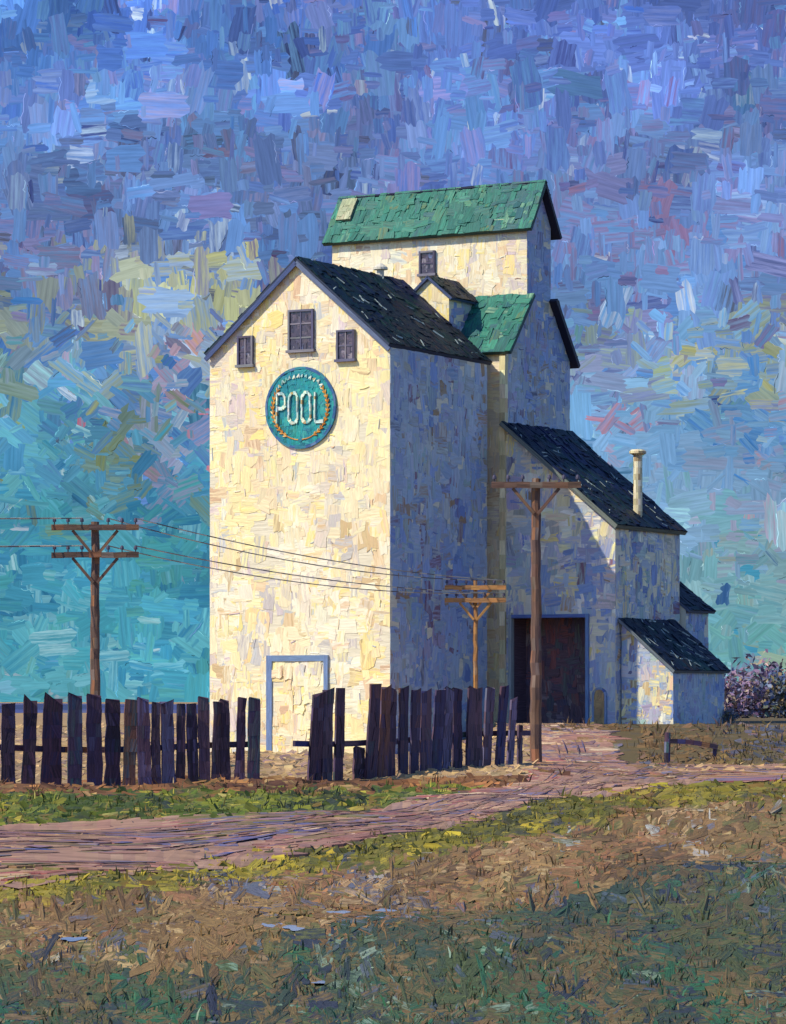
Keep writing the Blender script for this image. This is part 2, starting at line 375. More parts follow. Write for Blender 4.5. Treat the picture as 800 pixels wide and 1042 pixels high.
# far land on the left horizon
mb = MB(); prev = None
def hz(x): return 1.6+1.6*math.sin(x*.006+1)**2+1.2*math.sin(x*.017)+.8*math.sin(x*.05)
P_HILL = pal((70, 80, 128, 3), (88, 92, 130, 2), (60, 74, 110, 2), (96, 96, 110, 1))
hx = list(np.linspace(-700, 900, 161))
for a_, b_ in zip(hx, hx[1:]):
    for (ya, fa), (yb, fb) in (((420, 0), (520, .6)), ((520, .6), (680, 1)), ((680, 1), (1500, 0))):
        mb.face([(a_, ya, hz(a_)*fa-.3), (b_, ya, hz(b_)*fa-.3), (b_, yb, hz(b_)*fb-.3), (a_, yb, hz(a_)*fb-.3)], pick(P_HILL), [(a_, ya), (b_, ya), (b_, yb), (a_, yb)])
o = mb.build('hills', M['hill']); o['kind'] = 'structure'

# ------------------------------------------------------------------ the sky: a far curved backdrop laid on in broad patches of cloud colour
ANCH = [ # x, y, sigma_x, sigma_y, weight, palette
 (100, 40, 170, 60, 1.2, pal((74, 122, 214, 3), (60, 96, 204, 2.4), (100, 154, 222, 3), (104, 118, 200, 1))),
 (330, 50, 140, 60, 1, pal((84, 112, 196, 3), (120, 122, 190, 2), (70, 86, 176, 2), (150, 130, 190, .8), (110, 156, 210, 1))),
 (520, 60, 120, 60, 1, pal((80, 98, 182, 3), (66, 80, 170, 2.5), (104, 112, 186, 2), (92, 142, 212, 2), (100, 84, 152, 1))),
 (700, 60, 120, 60, 1, pal((76, 88, 172, 3), (92, 102, 180, 2), (108, 90, 154, 1.6), (98, 150, 214, 2.4), (66, 76, 158, 2))),
 (120, 170, 140, 60, 1.1, pal((92, 142, 218, 4), (112, 146, 212, 2), (86, 104, 170, 2), (130, 140, 195, 1), (150, 130, 170, .8))),
 (70, 215, 70, 40, .8, pal((134, 110, 160, 2), (120, 130, 190, 2), (100, 140, 205, 2), (150, 105, 135, 1))),
 (250, 185, 80, 45, .7, pal((88, 96, 134, 2), (76, 84, 118, 2), (100, 128, 180, 2), (120, 110, 150, 1))),
 (170, 235, 70, 40, .8, pal((60, 82, 160, 2), (80, 110, 180, 2), (120, 100, 160, 1.5), (70, 70, 110, 1), (120, 60, 90, .5))),
 (430, 150, 140, 45, 1, pal((92, 134, 206, 3), (122, 140, 204, 2), (140, 120, 180, 1), (80, 100, 185, 2))),
 (640, 140, 110, 40, .9, pal((80, 104, 186, 3), (66, 76, 156, 2), (112, 144, 210, 2.6), (130, 102, 162, 1))),
 (650, 215, 70, 55, 1, pal((142, 106, 158, 3), (150, 100, 140, 2), (112, 134, 208, 3), (128, 118, 178, 2))),
 (735, 190, 60, 60, 1, pal((128, 162, 222, 3), (104, 140, 212, 3), (150, 140, 200, 1), (90, 110, 190, 1))),
 (590, 250, 50, 50, .8, pal((100, 145, 210, 3), (120, 155, 215, 2), (86, 106, 180, 1))),
 (650, 300, 90, 50, .9, pal((106, 150, 214, 3), (92, 130, 205, 2), (122, 100, 150, 1.5), (130, 168, 220, 1.5), (86, 80, 140, 1))),
 (160, 305, 46, 32, 2.8, pal((192, 184, 104, 3), (176, 170, 112, 2), (150, 150, 110, 1), (84, 124, 190, 1), (96, 60, 100, .7))),
 (75, 300, 60, 30, .8, pal((96, 140, 196, 2), (150, 120, 160, 1), (110, 60, 90, .6), (160, 160, 110, 1.2), (76, 104, 180, 2))),
 (70, 350, 60, 40, .8, pal((60, 116, 190, 3), (140, 155, 175, 1.6), (96, 150, 190, 2), (150, 150, 110, 1))),
 (175, 390, 60, 35, .9, pal((66, 120, 190, 2), (158, 152, 178, 2.2), (120, 150, 190, 2), (186, 120, 150, .6), (150, 150, 100, .8))),
 (120, 450, 80, 40, .9, pal((56, 128, 180, 3), (120, 128, 76, 1.6), (80, 150, 186, 2), (60, 100, 170, 2), (190, 120, 60, .2), (205, 100, 130, .3))),
 (40, 440, 50, 50, .7, pal((90, 160, 168, 2), (120, 140, 96, 1), (70, 140, 180, 2))),
 (200, 460, 40, 40, .6, pal((60, 140, 170, 3), (150, 130, 170, 1), (200, 110, 130, .5), (90, 160, 190, 1))),
 (110, 560, 120, 60, 1, pal((48, 132, 168, 3), (40, 116, 160, 3), (84, 164, 186, 2), (64, 150, 160, 2), (110, 170, 190, 1))),
 (110, 680, 120, 60, 1, pal((58, 150, 172, 3), (44, 128, 164, 3), (96, 172, 186, 2), (80, 160, 150, 1.2), (130, 186, 200, .8))),
 (740, 375, 38, 27, 2.2, pal((178, 170, 104, 3), (150, 156, 104, 2), (210, 204, 160, .8), (70, 130, 205, 2))),
 (660, 370, 70, 40, .9, pal((96, 156, 212, 3), (116, 166, 216, 2), (150, 156, 120, .8), (120, 110, 160, .8))),
 (760, 430, 50, 40, .8, pal((60, 124, 200, 2), (96, 150, 210, 2), (130, 170, 215, 2))),
 (650, 440, 80, 40, 1, pal((110, 160, 212, 3), (128, 168, 212, 2), (150, 150, 190, 1), (190, 120, 140, .2))),
 (730, 510, 70, 45, 1, pal((130, 164, 206, 3), (160, 152, 186, 1.6), (120, 156, 198, 2), (186, 140, 165, .6), (140, 176, 186, 1))),
 (750, 600, 60, 50, 1, pal((116, 170, 184, 3), (138, 172, 180, 2), (100, 156, 176, 2), (156, 156, 150, 1))),
 (750, 680, 60, 40, 1, pal((98, 162, 162, 3), (116, 174, 170, 2), (90, 150, 168, 2), (150, 152, 110, .6))),
]
RS = 3000.0
def sky_pt(px, py, r):
    az = (px-CX)/F; d = Vector((math.sin(az), math.cos(az), math.cos(az)*0+(YH-py)/F)); return (d.x*r, d.y*r, EYE+d.z*r)
def refl(x):
    x = (x-20) % 1520; x = x if x < 760 else 1520-x; return x+20
skb = MB()
for i in range(-34, 34):
    for j in range(0, 16):
        x0, x1 = CX+i*75, CX+i*75+75; y0, y1 = 760-j*120, 640-j*120
        skb.face([sky_pt(x0, y0, RS), sky_pt(x1, y0, RS), sky_pt(x1, y1, RS), sky_pt(x0, y1, RS)], lin((96, 140, 205) if j > 1 else (70, 146, 178)), [(x0, y0), (x1, y0), (x1, y1), (x0, y1)])
def sky_mean(a_):
    if len(a_) == 6:
        p = a_[5]; W_ = sum(p[1]); return [sum(q[i]*w_ for q, w_ in zip(*p))/W_ for i in range(3)]
def tw(c, y): 
    t = lin((104, 156, 218)); k = .16 if y < 320 else .06
    return [a*(1-k)+b*k for a, b in zip(c, t)]
ANCH = [(*a_[:5], ([tw(c, a_[1]) for c in a_[5][0]], a_[5][1])) for a_ in ANCH]
MEANS = [sky_mean(a_) for a_ in ANCH]
VN = np.random.default_rng(3).normal(0, 1, (64, 64))
def vnoise(x, y):
    i, j = math.floor(x), math.floor(y); a, b = sm(x-i), sm(y-j); g_ = lambda p, q: VN[p % 64][q % 64]
    return (g_(i, j)*(1-a)+g_(i+1, j)*a)*(1-b)+(g_(i, j+1)*(1-a)+g_(i+1, j+1)*a)*b
SCUM = pal((172, 190, 226, 3), (150, 176, 222, 2), (64, 76, 142, 2), (84, 88, 116, 2), (196, 204, 222, 1), (96, 70, 120, 1.2), (56, 66, 120, 1))
SCUM2 = pal((156, 200, 216, 3), (120, 176, 206, 2), (36, 104, 150, 2), (170, 186, 200, 1), (96, 150, 140, 1), (130, 120, 160, .7), (52, 92, 150, 1))
def sky_shape(l, wd):        # dry-brushed ends
    p = []; m = 3 if wd < 10 else 5
    for t in (-.45, -.1, .2, .45): p.append((t*l, -wd/2+R.uniform(-.10, .10)*wd))
    for k in range(m): p.append((l*(.5+R.uniform(-.12, .14)), -wd/2+wd*(k+.5)/m))
    for t in (.45, .15, -.2, -.45): p.append((t*l, wd/2+R.uniform(-.10, .10)*wd))
    for k in range(m): p.append((-l*(.5+R.uniform(-.12, .14)), wd/2-wd*(k+.5)/m))
    return p
cand = [(R.uniform(-420, 1220), R.uniform(-120, 735)) for _ in range(17000)]+[(R.choice((R.uniform(-1500, -420), R.uniform(1220, 2300))), R.uniform(-700, 735)) for _ in range(5000)]+[(R.uniform(-420, 1220), R.uniform(-700, -120)) for _ in range(3000)]
R.shuffle(cand)
rr = RS-1.0
for n_, (px, py) in enumerate(cand):
    ex, ey = refl(px), max(py, 5)
    ws = [a_[4]*math.exp(-((ex-a_[0])/a_[2])**2/2-((ey-a_[1])/a_[3])**2/2)+1e-9 for a_ in ANCH]
    W_ = sum(ws); mean = [sum(m_[i]*w_ for m_, w_ in zip(MEANS, ws))/W_ for i in range(3)]
    def smp(mx):
        c = pick(R.choices(ANCH, ws)[0][5], .07, 0, (ex*.032, ey*.04), 1.7)
        if R.random() < .05: c = pick(SCUM if py < 400+R.gauss(0, 40) else SCUM2, .1); mx = mx*.5
        k = math.exp((.23 if py < 420 else .13)*(vnoise(px/75, py/48)+.6*vnoise(px/28+9, py/22+5)))
        c = [(a*(1-mx)+b*mx)*k for a, b in zip(c, mean)]; g_ = sum(c)/3; t_ = (.95, 1.03, 1.0) if py < 380 else (.93, 1.04, 1.0); return [(a*.95+g_*.05)*h_ for a, h_ in zip(c, t_)]
    late = n_/len(cand)
    diag = (py > 320) and R.random() < (.6 if (ex < 220 and 320 < py < 520) else .25)
    big = R.random() < .7*(1-late)+.09
    if big: l, wd, mx = R.uniform(22, 50), R.uniform(12, 28), R.choice((.15, .4, .5))
    else:
        l, wd = R.uniform(9, 28), R.uniform(4, 13); mx = R.choice((0, .1, .3, .55))
    outer = px < -420 or px > 1220 or py < -120
    if outer: l *= 2.2; wd *= 2.2
    if diag: an = R.choice((45, -40, 35, 130))
    else: an = R.choice((0, 0, 90, 90, 90)) if py < 380 else R.choice((0, 0, 90))
    an = math.radians(an+R.gauss(0, 8)); ca, sa = math.cos(an), math.sin(an); rr -= .02; o = R.random()*4000
    col = smp(mx); c2 = smp(.35); sh = sky_shape(l, wd)
    skb.face([sky_pt(px+x*ca-y*sa, py+x*sa+y*ca, rr) for x, y in sh], col, [(x+o, y+o) for x, y in sh], c2)
    if R.random() < .22 and not outer:      # painted highlight or dark edge of a paint crest, flat colour only
        rr -= .01; k = R.uniform(.25, .8); th = R.uniform(.4, 1.0); s0 = R.choice((-1, 1)); x0 = R.uniform(-.4, 0)*l
        f_ = R.uniform(1.15, 1.7)
        cr = [min(1, c*f_+R.uniform(.03, .14)) for c in col] if R.random() < .62 else [c*.4 for c in col]
        q = []
        for i in range(6): q.append((x0+i/5*k*l, s0*wd*.45+R.uniform(-1.3, 1.3)))
        pts = q+[(x, y+th*R.uniform(.3, 1.4)) for x, y in q[::-1]]
        skb.face([sky_pt(px+x*ca-y*sa, py+x*sa+y*ca, rr) for x, y in pts], cr, [(x+o, y+o) for x, y in pts])
o = skb.build('sky', M['sky']); o['kind'] = 'structure'

# ------------------------------------------------------------------ the elevator buildings
P_WALL = pal((232, 222, 184, 5), (236, 222, 160, 3.5), (226, 206, 168, 3), (236, 230, 210, 4), (236, 212, 120, 1.3), (222, 188, 150, 1.6), (204, 194, 186, 1.5), (170, 168, 180, .9), (190, 158, 110, .5), (168, 182, 198, .7), (180, 136, 108, .25), (194, 176, 196, .6))
P_SIDE_SHADE = pal((174, 182, 192, 4), (190, 192, 184, 1.0), (160, 172, 192, 4), (146, 164, 198, 3.5), (124, 148, 194, 2.5), (160, 152, 182, 1.6), (166, 162, 146, 1.0), (160, 124, 76, .6), (126, 84, 100, .45), (150, 174, 170, 1.4), (100, 122, 180, 1.5), (98, 98, 126, .7))  # same cream walls out of the sun; blue-grey shade put into the colour
P_SIDE_SHADE = ([[min(.85, c*k) for c, k in zip(q, (.98, 1.02, 1.05))] for q in P_SIDE_SHADE[0]], P_SIDE_SHADE[1])
P_SHED_SHADE = ([*P_WALL[0], *P_SIDE_SHADE[0]], [*[w_*.45 for w_ in P_WALL[1]], *P_SIDE_SHADE[1]])  # wall cream mixed with the painted-in shade tones
P_GRN = pal((36, 112, 98, 4), (28, 92, 86, 3), (54, 134, 112, 2.5), (72, 118, 90, 1.5), (32, 78, 92, 1.8), (92, 110, 70, .7), (120, 160, 130, .5))
P_DRK = pal((18, 32, 50, 4), (14, 22, 40, 3), (22, 42, 54, 2), (28, 32, 72, 1.6), (18, 52, 52, 1.6), (54, 42, 44, .4), (60, 76, 100, .15))
VA = [(90, 3, 0), (0, 2, 0)]
BW = lin((214, 206, 184)); HW = dict(h=(.003, .012), tilt=.016, mix=.30, ridge=.10, jit=.06); HWS = dict(HW, mix=.08, jit=.11, h=(.004, .016))
def wall_rect(mb, O, A, wd, ht, cover=2.6, L=(.35, 1.3), W=(.22, .6), p=None):
    dabs(mb, [(0, 0), (wd, 0), (wd, ht), (0, ht)], O, A, (0, 0, 1), cover, L, W, VA, p or P_WALL, base=BW, **(HW if p is None else HWS))
def wall_poly(mb, poly, O, A, cover=2.6, L=(.35, 1.1), W=(.22, .55), p=None):
    dabs(mb, poly, O, A, (0, 0, 1), cover, L, W, VA, p or P_WALL, base=BW, **(HW if p is None else HWS))
def roof_slab(mb, e0, e1, r0, r1, th, p, edge, cover=3, chips=0):
    """roof plane with eave e0-e1 and ridge r0-r1 (outer side counter-clockwise e0, e1, r1, r0), slab thickness th below"""
    e0, e1, r0, r1 = map(Vector, (e0, e1, r0, r1)); A = (e1-e0).normalized(); Bv = (r0-e0)-A*(r0-e0).dot(A); hgt = Bv.length; Bv.normalize(); N = A.cross(Bv)
    P2 = [((q-e0).dot(A), (q-e0).dot(Bv)) for q in (e0, e1, r1, r0)]
    top = [e0, e1, r1, r0]; bot = [q-N*th for q in top]
    mb.face([tuple(q) for q in bot[::-1]], edge)
    for i in range(4):
        j = (i+1) % 4; mb.face([tuple(bot[i]), tuple(bot[j]), tuple(top[j]), tuple(top[i])], edge, [(0, 0), (3, 0), (3, .2), (0, .2)])
    dabs(mb, P2, e0, A, Bv, cover, (.35, 1.0), (.15, .42), [(90, 4, 0), (0, 1, 0)], p, h=(.008, .045), base=p[0][0])
    for _ in range(chips):
        x, y = R.uniform(.1, P2[1][0]-.1), R.uniform(.1, hgt-.1); an = R.choice((.2, -.5, 1.2, 2.2))+R.gauss(0, .3); l = R.uniform(.15, .5)
        a_ = e0+A*x+Bv*y+N*.03; b_ = a_+A*l*math.cos(an)+Bv*l*math.sin(an)
        q2 = ((b_-e0).dot(A), (b_-e0).dot(Bv))
        if 0 < q2[0] < P2[1][0] and 0 < q2[1] < hgt: mb.bar(tuple(a_), tuple(b_), .03, .05, lin((150, 165, 165)))

# --- grain annex
WA, DA, EA, RZ = 7.1, 6.9, 13.60, 16.75
annex = thing('grain_annex', 'tall cream annex with three small windows under its gable peak and a blue framed door', 'building', -3.55, 3.4)
offA = (-3.55, 3.4, 0)
mb = MB()
wall_poly(mb, [(0, -.2), (WA, -.2), (WA, EA), (WA/2, RZ-.2), (0, EA)], (-WA, 0, 0), (1, 0, 0), cover=3)
wall_poly(mb, [(0, -.2), (DA, -.2), (DA, EA), (0, EA)], (0, 0, 0), (0, 1, 0), cover=3, p=P_SIDE_SHADE)
mb.face([(-WA, DA, -.2), (-WA, 0, -.2), (-WA, 0, EA), (-WA, DA, EA)], BW)
mb.face([(0, DA, -.2), (-WA, DA, -.2), (-WA, DA, EA), (-WA/2, DA, RZ-.2), (0, DA, EA)], BW)
mb.build('wall', M['wall'], annex, offA)
mb = MB(); ed = lin((52, 62, 84)); oh = .2; sl = (RZ-EA)/(WA/2)
oe = .09; ezR = EA+.12-oe*sl
roof_slab(mb, (oe, -oh, ezR), (oe, DA+.25, ezR), (-WA/2, -oh, RZ), (-WA/2, DA+.25, RZ), .13, P_DRK, ed, 3, 35)
roof_slab(mb, (-WA-oe, DA+.25, ezR), (-WA-oe, -oh, ezR), (-WA/2, DA+.25, RZ), (-WA/2, -oh, RZ), .13, P_DRK, ed, 2)
roofA = mb.build('roof', M['dark'], annex, offA)
mb = MB()      # bargeboards under the front rakes
for s in (-1, 1):
    a_ = Vector((-WA/2, -oh+.02, RZ-.19)); b_ = Vector((-WA/2+s*(WA/2+oe-.02), -oh+.02, ezR-.19))
    mb.bar(tuple(a_), tuple(b_), .06, .15, lambda: pick(pal((70, 88, 134), (60, 76, 124), (92, 106, 140)), .1))
mb.build('bargeboard', M['trim'], roofA)   # parts of the roof
bpy.data.objects['bargeboard'].location = (-offA[0], -offA[1], 0)
P_PANE = pal((78, 62, 76, 3), (60, 48, 62, 3), (104, 88, 96, 2), (110, 124, 168, 1.4), (44, 36, 50, 2), (140, 130, 140, .4))  # bluish patches are reflections painted into the pane colour
P_FRAME = pal((92, 92, 116), (80, 80, 110), (120, 118, 130), (70, 66, 88))
def window(parent, off, u0, u1, z0, z1, v, cols=2, rows=2, frm=.07):
    mb = MB(); v0 = v-.12
    mb.box((u0, v0, z0), (u0+frm, v+.02, z1), lambda: pick(P_FRAME)); mb.box((u1-frm, v0, z0), (u1, v+.02, z1), lambda: pick(P_FRAME))
    mb.box((u0+frm, v0, z1-frm), (u1-frm, v+.02, z1), lambda: pick(P_FRAME)); mb.box((u0-.05, v0-.05, z0-.02), (u1+.05, v+.02, z0+frm), lambda: pick(P_FRAME))
    for i in range(1, cols):
        x = u0+(u1-u0)*i/cols; mb.box((x-.025, v0+.03, z0+frm), (x+.025, v-.02, z1-frm), lambda: pick(P_FRAME))
    for i in range(1, rows):
        z = z0+(z1-z0)*i/rows; mb.box((u0+frm, v0+.034, z-.025), (u1-frm, v-.02, z+.025), lambda: pick(P_FRAME))
    f = mb.build('window', M['trim'], parent, off)
    mb = MB(); dabs(mb, [(0, 0), (u1-u0-2*frm+.02, 0), (u1-u0-2*frm+.02, z1-z0-2*frm+.02), (0, z1-z0-2*frm+.02)], (u0+frm-.01, v-.055, z0+frm-.01), (1, 0, 0), (0, 0, 1), 3, (.15, .4), (.08, .2), VA, P_PANE, h=(.002, .012), tilt=.03, base=lin((50, 42, 56)))
    p = mb.build('pane', M['pane'], f, off)
    return f
window(annex, offA, -5.94, -5.32, 13.15, 14.2, 0)
window(annex, offA, -3.92, -2.92, 13.55, 14.98, 0, 2, 3)
window(annex, offA, -2.02, -1.32, 13.15, 14.2, 0)
# door
P_BLUE = pal((104, 128, 170, 3), (86, 108, 156, 2), (130, 146, 176, 2), (150, 156, 160, 1))
mb = MB()
for (a_, b_) in (((-4.78, -.1, -.05), (-4.56, .02, 3.3)), ((-2.52, -.1, -.05), (-2.36, .02, 3.3)), ((-4.56, -.1, 3.1), (-2.52, .02, 3.3))): 
    for k in range(1): mb.box(a_, b_, lambda: pick(P_BLUE))
dr = mb.build('door_frame', M['trim'], annex, offA)
mb = MB(); dabs(mb, [(0, 0), (2.03, 0), (2.03, 3.1), (0, 3.1)], (-4.555, -.045, 0), (1, 0, 0), (0, 0, 1), 3, (.3, .8), (.2, .4), VA, P_WALL, h=(.004, .025), base=BW)
mb.build('door', M['wall'], annex, offA)
# small vent on the ridge
mb = MB(); vx, vy = -WA/2, 5.6
mb.tube([(vx, vy, RZ-.1), (vx, vy, RZ+.22)], .13, lin((190, 185, 170)), 10)
mb.tube([(vx, vy, RZ+.2), (vx, vy, RZ+.28), (vx, vy, RZ+.42)], lambda t: .26 if t < .7 else .06, lin((205, 200, 185)), 12)
mb.build('vent', M['metal'], annex, offA)

# --- round sign
SG = thing('round_sign', 'round teal sign lettered POOL inside a wheat wreath on the sunlit gable wall', 'sign', -3.43, -.05, 11.66)
mb = MB(); NS = 40; RD = 1.36
rim = [(RD*math.cos(2*math.pi*i/NS), RD*math.sin(2*math.pi*i/NS)) for i in range(NS)]
fr = [(x, -.02, z) for x, z in rim]; bk = [(x, .04, z) for x, z in rim]
for i in range(NS): j = (i+1) % NS; mb.face([fr[j], fr[i], bk[i], bk[j]], lin((40, 90, 120)))
mb.face(bk, lin((40, 90, 120)))
P_TEAL = pal((26, 126, 146, 4), (34, 150, 150, 3), (22, 100, 122, 2), (40, 104, 150, 1.2), (70, 168, 160, 1), (26, 110, 90, 1))
dabs(mb, rim, (0, -.02, 0), (1, 0, 0), (0, 0, 1), 3.5, (.18, .5), (.09, .22), [(90, 3, 0), (0, 1, 0), (40, 1, 0)], P_TEAL, h=(.004, .018), tilt=.03, base=P_TEAL[0][0])
mb.build('disc', M['sign'], SG)
mb = MB()
for i in range(NS):
    a0, a1 = 2*math.pi*i/NS, 2*math.pi*(i+1)/NS; r1, r0 = RD+.03, RD-.055*R.uniform(.7, 1.3)
    pts = [(r*math.cos(a_), r*math.sin(a_)) for r, a_ in ((r0, a0), (r1, a0), (r1, a1), (r0, a1))]
    q = [(x, .06, z) for x, z in pts]+[(x, -.05, z) for x, z in pts]
    mb.hexa(q, lambda: pick(pal((46, 88, 140, 3), (40, 120, 140, 2), (80, 110, 150, 1))))
mb.build('rim', M['sign'], SG)
P_LET = pal((190, 212, 204, 4), (164, 196, 192, 3), (216, 220, 200, 2), (190, 160, 104, .8), (110, 176, 174, 1))
def letter(segs, x0):
    mb = MB()
    for (ax, az, bx, bz) in segs:
        n = max(2, int(math.hypot(bx-ax, bz-az)/.12))
        for k in range(n):
            t0, t1 = k/n, (k+1.12)/n; jx, jz = R.gauss(0, .006), R.gauss(0, .006)
            mb.bar((x0+ax+(bx-ax)*t0+jx, -.062-R.uniform(0, .006), az+(bz-az)*t0+jz), (x0+ax+(bx-ax)*t1+jx, -.062-R.uniform(0, .006), az+(bz-az)*t1+jz), .05, .10*R.uniform(.7, 1.3), pick(P_LET, .2))
    return mb.build('letter', M['sign'], SG)
h2 = .5; lw = .34
P_ = [(0, -h2, 0, h2), (0, h2, .22, h2), (.22, h2, .32, .36), (.32, .36, .32, .12), (.32, .12, .22, .0), (.22, 0, 0, 0)]
O_ = [(0, -.36, 0, .36), (0, .36, .09, h2), (.09, h2, .25, h2), (.25, h2, .34, .36), (.34, .36, .34, -.36), (.34, -.36, .25, -h2), (.25, -h2, .09, -h2), (.09, -h2, 0, -.36)]
L_ = [(0, h2, 0, -h2), (0, -h2, .3, -h2)]
for sg, x in ((P_, -.90), (O_, -.43), (O_, .08), (L_, .60)): letter(sg, x)
P_WH = pal((206, 140, 52, 3), (222, 164, 80, 2), (180, 112, 40, 2), (232, 196, 130, 1))
for s in (-1, 1):     # wheat stalks up either side
    mb = MB(); pts = []
    for i in range(15):
        t = i/14; an = math.radians(-86+118*t); pts.append((s*1.08*math.cos(an), -.05, 1.08*math.sin(an)))
    mb.tube(pts, .022, lambda: pick(P_WH), 5)
    for i in range(3, 15):
        x, y, z = pts[i]; an = math.atan2(z, x)
        for dd in (-1, 1):
            td = an+s*math.pi/2+dd*.5; l = .15
            a_ = Vector((x, -.055, z)); b_ = a_+Vector((math.cos(td)*l, -.01, math.sin(td)*l))
            mb.tube([tuple(a_), tuple((a_+b_)/2), tuple(b_)], lambda t: .034 if .2 < t < .8 else .012, pick(P_WH), 5)
    mb.build('wheat_wreath', M['sign'], SG)
for k in range(12):      # illegible pale marks round the top
    an = math.radians(138-k*8.7); r = 1.1
    c = Vector((r*math.cos(an), -.055, r*math.sin(an))); d = Vector((math.sin(an), 0, -math.cos(an))); u_ = Vector((math.cos(an), 0, math.sin(an)))
    mb = MB(); a_ = c-d*R.uniform(.03, .06)+u_*R.uniform(-.08, .0); b_ = c+d*R.uniform(.02, .06)+u_*R.uniform(.0, .08); e_ = b_-u_*R.uniform(.08, .13)+d*R.uniform(-.02, .03)
    mb.bar(tuple(a_), tuple(b_), .03, .05, pick(P_LET)); mb.bar(tuple(b_-(e_-b_)*.1), tuple(e_), .028, .05, pick(P_LET))
    mb.build('letter', M['sign'], SG)

# --- elevator tower with its high cupola
offT = (-3.8, 10.3, 0)
tower = thing('grain_elevator', 'tallest elevator tower with green roofs and a high cream cupola behind the annex', 'building', -3.8, 10.3)
TL, TR, TF, TB = -7.75, .3, 7.8, 12.8; ZE, CF, CB, ZC, CE, CR = 14.22, 9.4, 11.25, 16.15, 19.0, 20.42; CM = 10.33
mb = MB()
wall_poly(mb, [(0, -.2), (TR-TL, -.2), (TR-TL, ZE), (0, ZE)], (TL, TF, 0), (1, 0, 0), cover=1.6)
# right gable end: body and cupola in one face
wall_poly(mb, [(0, -.2), (TB-TF, -.2), (TB-TF, ZE), (CB-TF, ZC-.05), (CF-TF, ZC-.05), (0, ZE)], (TR, TF, 0), (0, 1, 0), cover=3, p=P_SIDE_SHADE)
wall_poly(mb, [(0, ZC-.05), (CB-CF, ZC-.05), (CB-CF, CE), ((CB-CF)/2, CR-.15), (0, CE)], (TR, CF, 0), (0, 1, 0), cover=3, p=P_SIDE_SHADE)
wall_poly(mb, [(0, ZC-.6), (TR-TL, ZC-.6), (TR-TL, CE), (0, CE)], (TL, CF, 0), (1, 0, 0), cover=3)
mb.face([(TL, TB, -.2), (TL, TF, -.2), (TL, TF, ZE), (TL, CF, ZC), (TL, CB, ZC), (TL, TB, ZE)], BW)
mb.face([(TL, CB, ZC), (TL, CF, ZC), (TL, CF, CE), (TL, CM, CR-.15), (TL, CB, CE)], BW)
mb.face([(TR, TB, -.2), (TL, TB, -.2), (TL, TB, ZE), (TR, TB, ZE)], BW); mb.face([(TR, CB, ZC), (TL, CB, ZC), (TL, CB, CE), (TR, CB, CE)], BW)
mb.build('wall', M['wall'], tower, offT)
P_EDG = lin((36, 66, 66))
mb = MB()
ro = .3
roof_slab(mb, (TL-.25, TF-.28, ZE-.18), (TR+ro, TF-.28, ZE-.18), (TL-.25, CF+.0, ZC+.12), (TR+ro, CF+.0, ZC+.12), .13, P_GRN, P_EDG, 3)
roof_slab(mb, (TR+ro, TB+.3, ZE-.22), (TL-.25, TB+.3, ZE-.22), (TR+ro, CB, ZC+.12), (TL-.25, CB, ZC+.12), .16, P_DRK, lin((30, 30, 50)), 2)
mb.build('lower_roof', M['green'], tower, offT)
mb = MB()
roof_slab(mb, (TL-.25, CF-.3, CE-.45), (TR+ro, CF-.3, CE-.45), (TL-.25, CM, CR), (TR+ro, CM, CR), .13, P_GRN, P_EDG, 3.5)
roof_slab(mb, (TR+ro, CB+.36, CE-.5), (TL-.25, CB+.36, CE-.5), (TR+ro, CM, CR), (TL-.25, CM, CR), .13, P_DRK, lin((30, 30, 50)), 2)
cr = mb.build('cupola_roof', M['green'], tower, offT)
mb = MB()      # pale hatch at the left end of the cupola roof
sv = Vector((0, CM-(CF-.3), CR-(CE-.45))).normalized(); nv = Vector((1, 0, 0)).cross(sv)
p0 = Vector((TL+.05, CF-.3, CE-.45))+sv*1.0+nv*.02
dabs(mb, [(0, 0), (.62, 0), (.62, 1.0), (0, 1.0)], tuple(p0+nv*.12), (1, 0, 0), tuple(sv), 3, (.2, .5), (.1, .25), VA, pal((160, 164, 130), (140, 150, 120), (180, 178, 150)), h=(.003, .02), base=lin((150, 155, 125)))
q = [p0, p0+Vector((.62, 0, 0)), p0+Vector((.62, 0, 0))+sv*1.0, p0+sv*1.0]; q2 = [x+nv*.118 for x in q]
for i in range(4): j = (i+1) % 4; mb.face([tuple(q[i]), tuple(q[j]), tuple(q2[j]), tuple(q2[i])], lin((110, 116, 100)))
mb.build('hatch', M['trim'], cr, offT)
window(tower, offT, -4.05, -3.4, 17.15, 18.05, CF, 1, 2)
# small gabled dormer over the gap behind the annex ridge
mb = MB(); d0, d1, dv = -3.35, -1.75, 7.35; dz, dr_ = 16.15, 16.82; dm = (d0+d1)/2-.0
wall_poly(mb, [(0, 14.1), (d1-d0, 14.1), (d1-d0, dz), ((d1-d0)/2, dr_-.05), (0, dz)], (d0, dv, 0), (1, 0, 0))
wall_rect(mb, (d1, dv, 14.1), (0, 1, 0), 2.0, dz-14.1, p=P_SIDE_SHADE)
mb.face([(d0, 9.35, 14.1), (d0, dv, 14.1), (d0, dv, dz), (d0, 9.35, dz)], BW)
dm_w = mb.build('dormer', M['wall'], tower, offT)
mb = MB(); s_ = (dr_-dz)/((d1-d0)/2)
roof_slab(mb, (d1+.2, dv-.15, dz-.2*s_+.04), (d1+.2, 9.38, dz-.2*s_+.04), (dm, dv-.15, dr_+.04), (dm, 9.38, dr_+.04), .09, P_DRK, lin((70, 84, 120)), 3)
